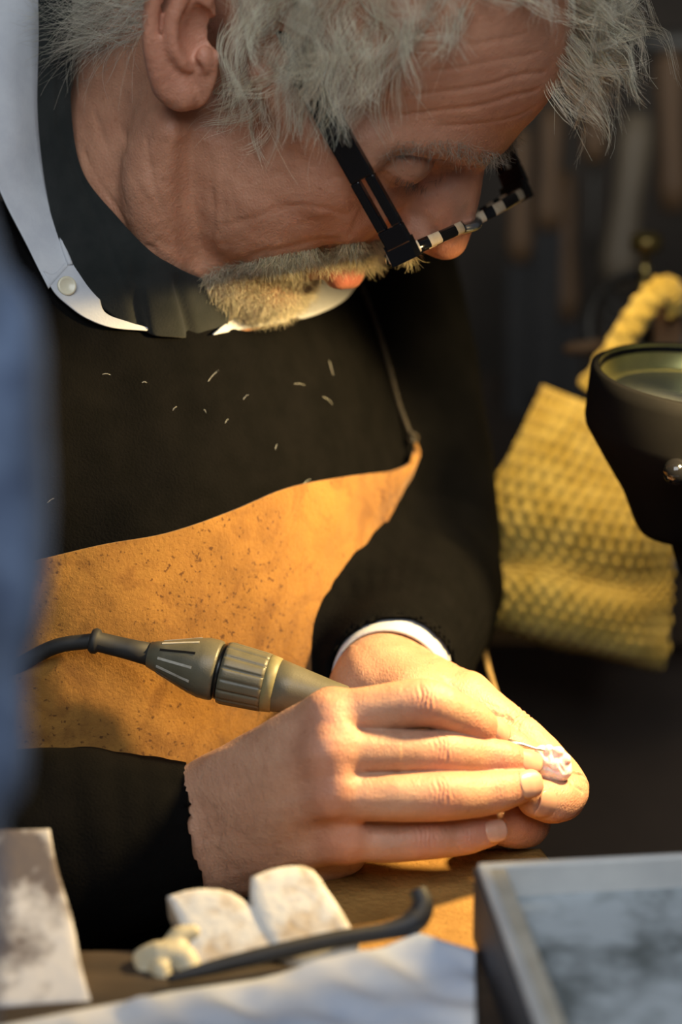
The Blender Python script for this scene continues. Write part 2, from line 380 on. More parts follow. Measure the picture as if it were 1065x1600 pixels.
f.disp(lambda p: .05 * vnoise(p, 1.1, 3) + .022 * vnoise(p, 2.6, 4) + .012 * np.abs(vnoise(p * np.array([1., 1., .45], np.float32), 9., 5)), (-11, -9, -12), (12, 9, 3.5))
# ear
E = lambda px, py, y: hl(px, py, y)
ez = unit(E(262, -40, -8.4) - E(280, 165, -8.0)); en = unit(np.array([-.30, -1., .05])); en = unit(en - ez * (en @ ez)); ex = np.cross(en, ez)
EA = np.stack([ez, ex, en])
f.ell(E(285, 55, -7.75), (3.3, 1.85, .5), .35, ax=EA)
f.chain([E(318, 60, -8.0), E(322, 0, -8.3), E(300, -50, -8.7), E(262, -48, -9.0), E(239, 5, -9.15), E(237, 65, -9.0), E(247, 118, -8.6), E(262, 145, -8.3)], (.25, .36, .4, .42, .42, .4, .36, .3), .22)
f.ell(E(276, 140, -8.05), (.95, .72, .5), .3, ax=EA)
f.ell(E(288, 150, -7.95), (.6, .5, .48), .3, ax=EA)
f.chain([E(262, 130, -7.9), E(270, 60, -8.2), E(300, -10, -8.0)], (.7, .8, .6), .6)     # back of the ear, to the skull
f.chain([E(285, -10, -8.9), E(271, 30, -8.95), E(272, 72, -8.85), E(286, 96, -8.5), E(296, 102, -8.3)], (.34, .36, .36, .36, .3), .25)
f.chain([E(252, 10, -9.0), E(252, 60, -8.95), E(262, 108, -8.6)], (.1, .12, .1), .16, 's')
f.ell(E(311, 58, -8.6), (1.35, .75, .95), .25, 's', ax=EA)
f.ell(E(320, 92, -8.1), (.62, .4, .45), .25, ax=EA)                # tragus
f.ell(E(303, 108, -8.6), (.28, .25, .4), .2, 's', ax=EA)            # notch
f.mirror_y()
head = Field(); head.sub(f, .05)
nb = np.array([-8.6, 13.2, 12.0])                                   # base of the neck, work frame
head.chain([hp(350, 40, 7.2), hp(314, 190, 8.4), hp(280, 300, 9.4), c2h(nb), c2h(nb + [-2, -6, 3])], (6.4, 6.1, 6.2, 6.6, 6.8), 1.2, n=14)
head.chain([hp(268, 150, 2.6), hp(236, 290, 2.6), hp(262, 400, 4.4)], (1.2, 1.2, 1.0), 1.2)   # neck muscle
def onhead(pts):
    pts = np.asarray(pts, float); w = np.arange(-9., 14., .15)
    Q = np.stack([np.stack([(pts[:, 0] - 532.5) / S * (1 + q / D), (800 - pts[:, 1]) / S * (1 + q / D), np.full(len(pts), q)], 1) for q in w], 1)
    d = head.ev(c2h(Q.reshape(-1, 3)).astype(np.float32), 3.).reshape(len(pts), len(w)); return c2h(Q[np.arange(len(pts)), np.argmax(d < 0, 1)])
for q, a_, k_ in (([(300, 185), (296, 250), (298, 330), (312, 405)], .5, .55), ([(298, 210), (300, 300), (318, 390)], .08, .16), ([(330, 250), (330, 330), (338, 410)], .05, .2), ([(352, 290), (350, 350), (356, 412)], .04, .2),
                  ([(150, 180), (190, 300), (262, 385)], .055, .2), ([(190, 200), (222, 300), (285, 392)], .055, .2), ([(135, 240), (180, 318), (240, 388)], .07, .15), ([(232, 220), (246, 310), (292, 396)], .06, .15)):
    head.chain(onhead(q), [.02] * len(q), k_, 'g', amp=a_, n=3 * len(q))
head.disp(lambda p: .014 * np.abs(vnoise(p * np.array([1., .6, .5], np.float32), 7., 15)) + .03 * vnoise(p, 1.3, 16), c2h(P(330, 260, 3)) - 9, c2h(P(330, 260, 3)) + 7)
head.chain([hp(340, 240, -2), hp(330, 330, 0), hp(345, 420, 2)], [.1] * 3, .3, 'g', amp=.10)
Vh, Fh = head.mesh(.085)
Nh_local = vnormals(Vh, Fh)
if ((Vh - np.array([0, 0, 2.])) * Nh_local).sum() < 0: Nh_local = -Nh_local

# colour of the skin itself
def gauss(p, c, r): return np.exp(-(((p - np.asarray(c)) / np.asarray(r)) ** 2).sum(-1))
ym = np.stack([Vh[:, 0], -np.abs(Vh[:, 1]), Vh[:, 2]], 1)
Th = np.tile(np.array([.56, .285, .175]), (len(Vh), 1))
def blend(T, w, c): return T + (np.asarray(c) - T) * np.clip(w, 0, 1)[:, None]
Th = blend(Th, .55 * gauss(ym, (9.5, 0, 6.0), (4, 6, 3.5)), (.68, .31, .205))      # forehead
Th = blend(Th, .6 * gauss(ym, (11.5, 0, -1.2), (1.8, 1.8, 1.8)), (.62, .26, .18))  # nose
Th = blend(Th, .45 * gauss(ym, (7, -4.5, -2.4), (2.5, 2.5, 2.4)), (.60, .26, .17)) # cheek
Th = blend(Th, .7 * gauss(ym, E(275, 60, -8.6), (3, 1.8, 4)), (.68, .31, .21))     # ear
Th = blend(Th, 1.2 * gauss(ym, (9.9, -.4, -5.95), (.9, 1.9, .62)), (.44, .12, .09)) # lips
Th = blend(Th, .35 * gauss(ym, (8.7, -3.2, 0.), (1.2, 1.8, 1.2)), (.40, .21, .17))
Vh_c = h2c(Vh); Nh_c = Nh_local @ HB.T

# ------------------------------------------------------------------ right hand, nearer to the viewer
def digit(pts, rad, k=.15):
    q = Field(); q.chain([P(*p) for p in pts], rad, k, n=4 * len(pts)); return q
def knuckle(F_, c, axis, across, amp=.035, lam=.26, R_=.62):
    c = np.asarray(c); axis = unit(axis); across = unit(across)
    def g(p):
        q = p - c; s = q @ axis; t = q @ across; r2 = (q ** 2).sum(1)
        return amp * np.cos((s + .25 * t * t * np.sign(s) + .05 * np.sin(t * 7 + s * 5)) * 6.283 / lam) * np.exp(-(s / R_) ** 2 - (t / (R_ * 1.3)) ** 2)
    F_.disp(g, c - 1.6, c + 1.6)
R_CH = dict(
    index=[(514, 1122, -3.3), (590, 1107, -3.5), (664, 1098, -3.45), (706, 1113, -2.7), (740, 1130, -1.95), (766, 1145, -1.3)],
    middle=[(512, 1174, -4.1), (600, 1174, -3.7), (690, 1176, -2.9), (745, 1181, -1.9), (785, 1187, -1.55), (815, 1195, -1.15)],
    ring=[(518, 1240, -4.0), (600, 1246, -4.1), (690, 1244, -3.7), (745, 1241, -2.8), (777, 1236, -2.4), (812, 1228, -1.85)],
    little=[(535, 1308, -3.0), (600, 1316, -3.1), (665, 1312, -2.8), (700, 1310, -2.3), (730, 1307, -2.1), (764, 1301, -1.75)])
R_RD = dict(index=(1.12, 1.0, 1.03, .93, .88, .66), middle=(1.1, .98, 1.0, .92, .86, .68), ring=(1.08, 1.02, 1.06, .97, .92, .74), little=(.98, .86, .86, .80, .77, .60))
rf = Field()
for k_ in ('index', 'middle', 'ring', 'little'):
    rf.sub(digit(R_CH[k_], R_RD[k_]), .07)
rh = Field()
W1 = P(296, 1264, .5); W2 = P(318, 1336, .5)
for s_, (k_, r0, r1) in zip((.0, .3, .7, 1.), (('index', 1.75, 1.22), ('middle', 1.7, 1.2), ('ring', 1.7, 1.15), ('little', 1.6, 1.05))):
    rh.chain([W1 * (1 - s_) + W2 * s_, P(*R_CH[k_][0]) * .55 + (W1 * (1 - s_) + W2 * s_) * .45 + [0, 0, -.15], P(*R_CH[k_][0])], (r0, (r0 + r1) / 2 - .05, r1), .9)
rh.chain([P(330, 1338, .2), P(430, 1352, .2), P(535, 1332, -.3)], (1.6, 1.35, 1.05), .9)               # heel of the hand
rh.chain([P(-60, 1335, 0), P(120, 1318, .4), P(296, 1300, .6)], (3.6, 3.1, 2.15), 1.2, n=8)          # forearm
rh.chain([P(380, 1235, .8), P(500, 1180, 2.0)], (1.5, 1.2), .9)                                          # ball of the thumb
rh.chain([P(500, 1180, 2.0), P(610, 1150, 2.2), P(700, 1160, 1.9), P(752, 1172, 1.5)], (1.2, 1.02, 1.0, .72), .5)
for k_ in R_CH:
    rh.ell(P(*R_CH[k_][0]) + [.1, .05, -.45], .85, .9)                                                    # knuckles
rh.sub(rf, .32)
for k_, a, b, am in (('index', 2, 4, .05), ('middle', 2, 4, .055), ('ring', 2, 4, .055), ('little', 2, 4, .04)):
    for i_, sc in ((a, 1.), (b, .55)):
        c = P(*R_CH[k_][i_]); ax = P(*R_CH[k_][i_ + 1]) - P(*R_CH[k_][i_ - 1]); r_ = R_RD[k_][i_]
        ac = np.cross(ax, [0, 0, 1.]); knuckle(rh, c + np.array([0, .25, -1]) * r_, ax, ac, am * sc * .95, .21, .42 if sc == 1 else .25)
# tendons, veins and wrist creases
for a, b in (((350, 1262, -1.4), (500, 1150, -4.6)), ((350, 1280, -1.5), (495, 1190, -5.0)), ((355, 1300, -1.5), (500, 1245, -4.9))):
    rh.chain([P(*a), (P(*a) + P(*b)) / 2, P(*b)], [.1] * 3, .32, 'g', amp=-.06)
for q in ([(360, 1230, -1.3), (430, 1210, -2.9), (470, 1250, -3.9), (520, 1285, -4.3)], [(350, 1320, -1.4), (420, 1290, -2.8), (468, 1215, -3.9), (560, 1205, -4.4)]):
    rh.chain([P(*w) for w in q], [.08] * 4, .16, 'g', amp=-.07)
rh.disp(lambda p: .03 * vnoise(p, 1.7, 8) + .012 * vnoise(p, 4.2, 9), P(200, 1420, -6), P(620, 1050, 6))
Vr, Fr = rh.mesh(.062)

# ------------------------------------------------------------------ left hand, behind the work
lf = Field()
L_CH = dict(index=[(722, 1098, 3.9), (800, 1150, 3.2), (866, 1212, 2.4), (879, 1238, 1.2), (862, 1250, .2), (838, 1247, -.45)],
            thumb=[(640, 1120, 2.9), (712, 1146, 2.0), (775, 1164, 1.5), (828, 1187, 1.1)],
            middle=[(700, 1170, 4.8), (778, 1235, 4.0), (822, 1282, 2.6), (800, 1288, 1.2), (770, 1286, .5)],
            ring=[(690, 1220, 5.2), (745, 1270, 4.6), (770, 1300, 3.4), (745, 1300, 2.2)],
            little=[(670, 1250, 5.4), (710, 1290, 5.0), (725, 1305, 4.0), (705, 1305, 3.0)])
L_RD = dict(index=(1.4, 1.17, 1.13, 1.1, 1.06, .88), thumb=(1.6, 1.2, 1.06, .8), middle=(1.3, 1.12, 1.08, 1.02, .85), ring=(1.2, 1.05, 1., .8), little=(1.1, .9, .85, .7))
lf = Field()
for k_ in ('little', 'ring', 'middle', 'index', 'thumb'):
    lf.sub(digit(L_CH[k_], L_RD[k_]), .08)
lh = Field()
lh.chain([P(652, 885, 21), P(636, 985, 13), P(598, 1078, 6.5)], (2.6, 2.5, 2.25), 1., n=8)
lh.chain([P(598, 1080, 6.3), P(660, 1088, 5.4), P(722, 1100, 4.2)], (2.2, 1.95, 1.5), 1.)
lh.ell(P(675, 1160, 5.6), (2.4, 2.4, 1.9), 1.)
lh.chain([P(600, 1085, 5.4), P(650, 1100, 3.6)], (1.9, 1.8), 1.)
lh.sub(lf, .3)
for k_, i_ in (('thumb', 2), ('index', 1)):
    c = P(*L_CH[k_][i_]); ax = P(*L_CH[k_][i_ + 1]) - P(*L_CH[k_][i_ - 1])
    knuckle(lh, c + np.array([.2, .75, -.6]) * L_RD[k_][i_], ax, np.cross(ax, [0, 0, 1.]), .045, .24, .5)
c = P(*L_CH['index'][2]); knuckle(lh, P(893, 1222, 1.2), P(880, 1240, 1) - P(860, 1200, 2), [0, 0, 1], .05, .4, .4)
def onsurf(fld, pts, w0=-6., w1=10.):
    pts = np.asarray(pts, float); w = np.arange(w0, w1, .1)
    Q = np.stack([np.stack([(pts[:, 0] - 532.5) / S * (1 + q / D), (800 - pts[:, 1]) / S * (1 + q / D), np.full(len(pts), q)], 1) for q in w], 1)
    d = fld.ev(Q.reshape(-1, 3).astype(np.float32), 3.).reshape(len(pts), len(w)); return Q[np.arange(len(pts)), np.argmax(d < 0, 1)]
for q, a_, k_ in (([(716, 1108), (764, 1116), (803, 1131), (824, 1150), (840, 1172)], .07, .16), ([(764, 1102), (772, 1118), (770, 1136)], .03, .07), ([(774, 1104), (783, 1120), (782, 1142)], .03, .07),
                  ([(785, 1110), (795, 1126), (796, 1148)], .03, .07), ([(872, 1196), (888, 1206), (906, 1212)], .12, .1), ([(800, 1098), (812, 1118), (810, 1130)], .05, .08), ([(812, 1104), (826, 1122), (828, 1136)], .05, .08),
                  ([(690, 1060), (715, 1085), (735, 1120)], .05, .2), ([(880, 1208), (894, 1226), (908, 1236)], .06, .08)):
    lh.chain(onsurf(lh, q), [.02] * len(q), k_, 'g', amp=a_, n=3 * len(q))
lh.disp(lambda p: .03 * vnoise(p, 1.7, 18) + .012 * vnoise(p, 4.2, 19), P(500, 1420, -6), P(950, 1000, 12))
Vl, Fl = lh.mesh(.062)

def hand_tint(V, kn):
    T = np.tile(np.array([.55, .315, .205]), (len(V), 1))
    for c, r in kn: T = blend(T, .55 * gauss(V, c, (r, r, r)), (.60, .25, .17))
    return T
Tr = hand_tint(Vr, [(P(*R_CH[k_][i_]) + [0, 0, -.8], r_) for k_ in R_CH for i_, r_ in ((0, 1.2), (2, .9), (4, .6))] + [(P(*R_CH[k_][5]), .8) for k_ in R_CH])
for k_ in R_CH:
    c_ = P(*R_CH[k_][5]) + np.array([0, .25, -.6]); Tr = blend(Tr, .8 * gauss(Vr, c_, (.75, .6, .6)), (.52, .20, .13))
Tl = hand_tint(Vl, [(P(*L_CH['index'][4]), 1.2), (P(*L_CH['thumb'][2]), 1.), (P(*L_CH['middle'][3]), 1.2), (P(650, 1040, 4), 1.5)])

# ------------------------------------------------------------------ trunk and arms under the clothes (world offsets in cm)
TL = np.array([.55, .83, 0]); TF = np.array([.83, -.55, 0]); NB = np.array([-8.6, .342 * 13.2 + .94 * 12, .94 * 13.2 - .342 * 12])
def tw(l, fo, z): return fromW(*(NB + TL * l + TF * fo + [0, 0, z]))
SH_L = tw(16, 0, -5); SH_R = tw(-17.5, -4, -6); EL_L = P(652, 880, 22); EL_R = P(-190, 1200, 2)
tr = Field(); TA = np.stack([fromW(*TL), fromW(*TF), fromW(0, 0, 1)])
tr.ell(tw(0, 0, -22), (14, 8, 17), 1, ax=TA); tr.ell(tw(0, 2, -42), (15, 10, 16), 3, ax=TA)
tr.chain([tw(-14, -2, -8), tw(0, -2, -8), tw(13, 0, -8)], (3.6, 4.2, 3.6), 2)
tr.chain([SH_L, EL_L, P(636, 985, 13)], (3.4, 2.6, 2.3), 1); tr.chain([SH_R, EL_R, P(-60, 1335, 0)], (3.4, 3.0, 2.8), 1)
tr.chain([tw(0, -1, -12), nb + [-1, -3, 2]], (5, 5), 2)
Vt, Ft = tr.mesh(.5, pad=1.)
Tt = np.tile(np.array([.5, .29, .2]), (len(Vt), 1))

person = thing('person', 'grey-haired bearded man in black sweater bending over his carving', 'person', fromW(-18, 22, -62))
nV = np.cumsum([0, len(Vh), len(Vr), len(Vl), len(Vt)])
body = mesh_obj('body', np.concatenate([Vh_c, Vr, Vl, Vt]), np.concatenate([Fh[:, ::-1] if True else Fh, Fr + nV[1], Fl + nV[2], Ft + nV[3]]), M_SKIN, person,
                tint=np.concatenate([Th, Tr, Tl, Tt]))

# nails
def nail(c, along, normal, r, length, width_ang, name='fingernail'):
    al = unit(along); n = unit(np.asarray(normal) - al * (np.asarray(normal) @ al)); b = np.cross(al, n)
    nu, nv = 15, 13; u = np.linspace(-1, 1, nu); v = np.linspace(-1, 1, nv)
    U_, V_ = np.meshgrid(u, v)
    half = np.where(V_ < 0, np.sqrt(np.clip(1 - np.abs(V_) ** 3.2, 0.02, 1)), np.sqrt(np.clip(1 - .8 * np.abs(V_) ** 3, 0, 1)))
    th = U_ * half * width_ang
    rr = r + .06 + .02 * V_ - .05 * (np.abs(U_) ** 4)
    G = np.asarray(c) + al * (V_ * length / 2)[..., None] + n * (np.cos(th) * rr - r * .12 * np.clip(V_, 0, 1))[..., None] + b * (np.sin(th) * rr)[..., None]
    rows = [list(g) for g in G]
    V, F, _, _ = sheet(rows, nu, nv, .05)
    return mesh_obj(name, V, F, M_NAIL, person)
def fn(ch, rd, i, normal, length=1.15, wa=.75, shift=0.0, dr=0.):
    a, b = P(*ch[i - 1]), P(*ch[i]); al = unit(b - a); nail(b + al * shift, al, normal, rd[i] + dr, length, wa)
fn(R_CH['index'], R_RD['index'], 5, (.25, .55, -.8), 1.1, .85, -.02, .03)
fn(R_CH['middle'], R_RD['middle'], 5, (0, .5, -.9), 1.1, .85, .05, .03)
fn(R_CH['ring'], R_RD['ring'], 5, (.1, .12, -1), 1.15, .85, .12, .04)
fn(R_CH['little'], R_RD['little'], 5, (.1, .2, -1), 1.0, .85, .08, .03)
fn(L_CH['index'], L_RD['index'], 5, (-.2, -.1, -1), 1.1, .8, .1, .02)
# ------------------------------------------------------------------ clothes
def fabric(name, c1, c2, bands=None, rough=.9, sheen=.3, bump=.6, bscale=900.):
    m = mat(name, c1, c2, rough=rough, scale=60, bump=bump * .5, bscale=bscale, sheen=sheen, spec=.2)
    return m
M_SWEATER = fabric('black_wool', (.0012, .0012, .0012, 1), (.0026, .0024, .0024, 1), sheen=.0)
M_SWEATER.node_tree.nodes['Principled BSDF'].inputs['Specular IOR Level'].default_value = .08
M_WHITE = fabric('white_cotton', (.46, .48, .52, 1), (.53, .55, .58, 1), sheen=.05, bump=.25, rough=.8)
M_UNDER = fabric('dark_grey_jersey', (.012, .0145, .014, 1), (.019, .021, .020, 1), sheen=.1, bump=.3)
M_PEARL = mat('pearl_button', (.60, .56, .42, 1), (.7, .66, .5, 1), rough=.25, scale=80)
M_BLACK = mat('black_plastic', (.006, .006, .006, 1), rough=.35)

ts = Field()
for f_ in (ts,):
    f_.ell(tw(0, .8, -21), (17.0, 10.6, 22), 1, ax=TA); f_.ell(tw(0, 2, -44), (17, 11.8, 17), 4, ax=TA)
sw = Field()
sw.ell(tw(0, .8, -21), (17.0, 10.6, 22), 1, ax=TA); sw.ell(tw(0, 2, -44), (17, 11.8, 17), 4, ax=TA)
sw.chain([tw(-15, -2, -6.5), tw(-6, -2.5, -3.0), tw(6, -2, -3.0), tw(14.5, 0, -6)], (5.6, 6.2, 6.0, 5.4), 3.5, n=8)
sw.chain([SH_L, (SH_L + EL_L) / 2 + [.5, 0, .5], EL_L, P(634, 975, 14), P(615, 1040, 9.2)], (5.6, 5.0, 4.5, 3.7, 3.2), 2.2, n=12)
sw.chain([SH_R, EL_R, P(-60, 1335, 0), P(120, 1320, .4), P(268, 1303, .6)], (5.6, 5.2, 4.9, 4.4, 3.3), 2.2, n=14)
sw.chain([c2h(nb) * 0 + nb + [2.5, 9, -5], nb, nb + [-1.6, -5, 3]], (8.2, 7.6, 6.0), 1.0, 's', n=6)
# sleeve ends hollowed around the wrists, soft folds, rib of the cuffs
sw.chain([P(288, 1302, .6), P(340, 1300, .6)], (2.75, 2.9), .3, 's')
sw.chain([P(612, 1052, 8.4), P(600, 1085, 6)], (2.85, 2.95), .2, 's')
for q, a in (([(30, 1230, -5), (140, 1235, -4.6), (250, 1260, -3.6)], -.12), ([(60, 1340, -5), (200, 1350, -4.4)], .14), ([(660, 700, 17), (640, 860, 15), (560, 950, 14)], .3), ([(700, 760, 17), (700, 900, 16), (640, 960, 13)], .2)):
    sw.chain([P(*w) for w in q], [.1] * len(q), .7, 'g', amp=a)
ca = unit(P(615, 1040, 9.2) - P(634, 975, 14)); cc_ = P(626, 1000, 12.2); cn = unit(np.cross(ca, [0, 0, 1.])); cb = np.cross(ca, cn)
def ribs(p):
    q = p - cc_; s_ = q @ ca; th = np.arctan2(q @ cb, q @ cn); return -.04 * np.cos(th * 34) * np.clip((s_ + 2.0) / .5, 0, 1) * (np.hypot(q @ cb, q @ cn) < 4.6) * np.clip((2.8 - s_) / .8, 0, 1)
sw.disp(ribs, cc_ - 6, cc_ + 6)
sw.disp(lambda p: .22 * vnoise(p, .28, 21) + .08 * vnoise(p, .8, 22), P(-400, 1700, -12), P(1100, 300, 50))
Vs, Fs = sw.mesh(.22, pad=.8)
sweater = mesh_obj('sweater', Vs, Fs, M_SWEATER, person, label='black knitted wool sweater with ribbed cuffs')

def frontw(pts, body=None, lo=-12., hi=45., step=.5):
    pts = np.asarray(pts, float); w = np.arange(lo, hi, step); out = np.full(len(pts), 60.)
    Q = np.stack([np.stack([(pts[:, 0] - 532.5) / S * (1 + q / D), (800 - pts[:, 1]) / S * (1 + q / D), np.full(len(pts), q)], 1) for q in w], 1)   # n, m, 3
    qs = Q.reshape(-1, 3).astype(np.float32); d = (np.minimum(sw.ev(qs, 3.), head.ev(c2h(qs).astype(np.float32), 3.)) if body is None else body.ev(qs, 3.)).reshape(len(pts), len(w))
    for i in range(len(pts)):
        k = np.flatnonzero(d[i] < 0)
        if len(k):
            k = k[0]
            if k == 0: out[i] = w[0]
            else: a, b = d[i, k - 1], d[i, k]; out[i] = w[k - 1] + step * (a / (a - b) if a < 49 else 1)
    return out
def drape(rows, lift, body=None):
    """rows of (px, py[, w]) -> work-frame points lying LIFT in front of body and sweater (never behind the given w)"""
    fl = np.array([(p[0], p[1]) for r in rows for p in r], float); fwv = frontw(fl, body); out = []; i = 0
    for r in rows:
        o = []
        for p in r:
            w = fwv[i] - lift
            if len(p) > 2: w = min(w, p[2])
            o.append(P(p[0], p[1], w)); i += 1
        out.append(o)
    return out
# dark collar of the jersey under the shirt
ua = [(108, -50), (113, 60), (110, 170), (130, 270), (187, 345), (234, 392), (266, 412), (296, 428), (328, 440), (362, 450)]
uo = [(60, -50), (62, 50), (60, 180), (75, 300), (100, 400), (150, 470), (215, 516), (270, 524), (312, 527), (352, 524)]
um = [((a[0] * .5 + b[0] * .5), (a[1] * .5 + b[1] * .5)) for a, b in zip(ua, uo)]
rows = drape([ua, um, uo], .0)
rows = [[P(*proj(q), min(q[2], 5.2)) for q in r] for r in rows]
for k in range(len(ua)):       # stands a little off the skin and spans from the neck to the shirt
    rows[0][k] = rows[0][k] + np.array([0, 0, -.28]); w0 = rows[0][k][2]
    w0 += 2.2 * max(0, k - 7) / 2; rows[0][k] = P(*ua[k], w0); w2 = min(rows[2][k][2] - .2, w0 + 1.6) + 2.2 * max(0, k - 7) / 2; rows[2][k] = P(*uo[k], w2); rows[1][k] = P(*um[k], (w0 + w2) / 2 - .35)
def ufold(G):
    q = proj(G); x, y = q[..., 0], q[..., 1]
    return -.28 * np.exp(-((x - 216 - (y - 470) * .12) / 9) ** 2) * np.clip((y - 400) / 30, 0, 1) - .3 * np.exp(-((x - 283 - (y - 470) * .25) / 7) ** 2) * np.clip((y - 425) / 20, 0, 1) - .12 * np.exp(-((x - 92 - np.clip(y - 200, 0, 999) * .42) / 7) ** 2) + .1 * vnoise(G, .6, 31)
V, F, UG, _ = sheet(rows, 90, 40, .16, ufold)
mesh_obj('undershirt', V, F, M_UNDER, person, label='dark grey jersey collar under the white shirt')
# white shirt: right collar leaf
ci = [(100, -60, 9), (84, 0, 8), (66, 70, 7), (61, 190, 6), (75, 300, 5.3), (96, 380, 5.0), (108, 414, 4.8)]
cm = [(25, -60, 7.6), (10, 0, 6.6), (10, 80, 5.4), (22, 200, 4.6), (42, 305, 4.3), (72, 385, 4.2), (92, 432, 4.3)]
co = [(-75, -40, 7.5), (-65, 30, 6.2), (-40, 130, 4.8), (-22, 240, 3.8), (8, 315, 3.6), (50, 400, 3.8), (76, 450, 4.0)]
rows = drape([ci, cm, co], .45)
rows = [[P(*q) for q in ex] + r for ex, r in zip([[(330, -150, 20), (235, -140, 17.5), (150, -110, 13)], [(318, -100, 21.5), (205, -95, 18.6), (95, -85, 12.8)], [(306, -45, 22.2), (180, -45, 19.4), (20, -50, 12.6)]], rows)]
V, F, _, _ = sheet(rows, 80, 24, .12, lambda G: .05 * vnoise(G, .9, 33))
shirt = mesh_obj('shirt', V, F, M_WHITE, person, label='white cotton shirt with button-down collar')
# turned-in edge of the leaf
V, F = tube([rows[0][k] + np.array([.05, 0, -.02]) for k in range(10)], [.13], n=10, seg=80); mesh_obj('collar_fold', V, F, M_WHITE, shirt)
r1 = [(104, 408, 4.4), (132, 424, 4.2), (152, 456, 4.4), (163, 488, 4.6), (198, 503, 4.8), (233, 513, 5.0)]
r2 = [(84, 428, 4.6), (104, 446, 5.0), (126, 468, 5.2), (144, 492, 5.2), (184, 507, 5.2), (231, 515, 5.1)]
r3 = [(68, 424, 4.3), (84, 456, 4.3), (107, 478, 4.3), (134, 497, 4.5), (174, 512, 4.8), (229, 517, 5.0)]
rows = drape([r1, r2, r3], .4)
V, F, _, _ = sheet(rows, 40, 18, .1); mesh_obj('collar_point', V, F, M_WHITE, shirt)
bc = (rows[1][0] + rows[1][1] + rows[1][2]) / 3 + np.array([0, 0, -.18]); bn = unit([.35, .1, -1.])
V, F = lathe([(0, .0), (0, .40), (.05, .44), (.12, .42), (.13, .34), (.10, .30), (.10, 0)], bc, bn, 24, close=False); btn = mesh_obj('button', V, F, M_PEARL, shirt)
# left collar leaf under the beard
l1 = [(344, 512), (395, 478), (450, 450), (500, 432), (548, 418)]
l2 = [(338, 518), (405, 495), (470, 474), (522, 455), (556, 430)]
l3 = [(333, 523), (415, 508), (485, 494), (536, 470), (562, 438)]
w_l = [7.4, 9.4, 11.4, 12.6, 13.4]
rows = drape([[(*p, w) for p, w in zip(l, w_l)] for l in (l1, l2, l3)], .4, sw)
V, F, _, _ = sheet(rows, 40, 14, .1); mesh_obj('collar_point', V, F, M_WHITE, shirt)
# white cuff at the left wrist
wa = unit(P(598, 1082, 5.9) - P(630, 1000, 11.8))
V, F = lathe([(-1.0, 2.72), (.5, 2.70), (.72, 2.68), (.72, 2.55), (-.9, 2.55)], P(611, 1058, 8.0), wa, 48, close=False); mesh_obj('cuff', V, F, M_WHITE, shirt)

# loose white lint on the chest
lint = [((325, 596), (341, 579)), ((514, 564), (520, 586)), ((460, 600), (476, 602)), ((505, 620), (519, 631)), ((270, 641), (276, 636)), ((160, 585), (173, 586)), ((222, 598), (229, 598)), ((474, 756), (486, 749)), ((74, 786), (85, 779)), ((352, 661), (357, 655)), ((380, 624), (388, 617)), ((430, 702), (433, 694)), ((318, 640), (322, 645))]

# ------------------------------------------------------------------ leather apron
def leather():
    m, n, b = nt('suede_leather')
    tc = node(n, 'ShaderNodeTexCoord'); O_ = tc.outputs['Object']
    n1 = node(n, 'ShaderNodeTexNoise', Scale=22., Detail=6., Roughness=.65); n.links.new(O_, n1.inputs['Vector'])
    r1 = node(n, 'ShaderNodeValToRGB'); r1.color_ramp.elements[0].position = .28; r1.color_ramp.elements[1].position = .72
    r1.color_ramp.elements[0].color = (.18, .08, .014, 1); r1.color_ramp.elements[1].color = (.35, .17, .033, 1); n.links.new(n1.outputs['Fac'], r1.inputs[0])
    # dark worn specks gathered in patches
    n2 = node(n, 'ShaderNodeTexNoise', Scale=420., Detail=3., Roughness=.55); n.links.new(O_, n2.inputs['Vector'])
    n3 = node(n, 'ShaderNodeTexNoise', Scale=14., Detail=2.); n.links.new(O_, n3.inputs['Vector'])
    s1 = node(n, 'ShaderNodeMath', operation='MULTIPLY_ADD'); s1.inputs[1].default_value = .35; n.links.new(n3.outputs['Fac'], s1.inputs[0]); n.links.new(n2.outputs['Fac'], s1.inputs[2])
    r2 = node(n, 'ShaderNodeValToRGB'); r2.color_ramp.elements[0].position = .775; r2.color_ramp.elements[1].position = .84
    r2.color_ramp.elements[0].color = (1, 1, 1, 1); r2.color_ramp.elements[1].color = (.28, .2, .15, 1); n.links.new(s1.outputs[0], r2.inputs[0])
    mx = node(n, 'ShaderNodeMix', data_type='RGBA', blend_type='MULTIPLY'); mx.inputs[0].default_value = .85; n.links.new(r1.outputs[0], mx.inputs[6]); n.links.new(r2.outputs[0], mx.inputs[7])
    # smudges
    n4 = node(n, 'ShaderNodeTexNoise', Scale=40., Detail=4., Distortion=1.5); n.links.new(O_, n4.inputs['Vector'])
    r4 = node(n, 'ShaderNodeValToRGB'); r4.color_ramp.elements[0].position = .36; r4.color_ramp.elements[1].position = .5
    r4.color_ramp.elements[0].color = (.6, .52, .45, 1); r4.color_ramp.elements[1].color = (1, 1, 1, 1); n.links.new(n4.outputs['Fac'], r4.inputs[0])
    m2 = node(n, 'ShaderNodeMix', data_type='RGBA', blend_type='MULTIPLY'); m2.inputs[0].default_value = .6; n.links.new(mx.outputs[2], m2.inputs[6]); n.links.new(r4.outputs[0], m2.inputs[7])
    n.links.new(m2.outputs[2], b.inputs['Base Color']); b.inputs['Roughness'].default_value = .85; b.inputs['Specular IOR Level'].default_value = .25; b.inputs['Sheen Weight'].default_value = .15
    n5 = node(n, 'ShaderNodeTexNoise', Scale=500., Detail=6., Roughness=.7); n.links.new(O_, n5.inputs['Vector'])
    bp = node(n, 'ShaderNodeBump', Strength=.8, Distance=.0012); n.links.new(n5.outputs['Fac'], bp.inputs['Height']); n.links.new(bp.outputs[0], b.inputs['Normal'])
    return m
M_LEATHER = leather()
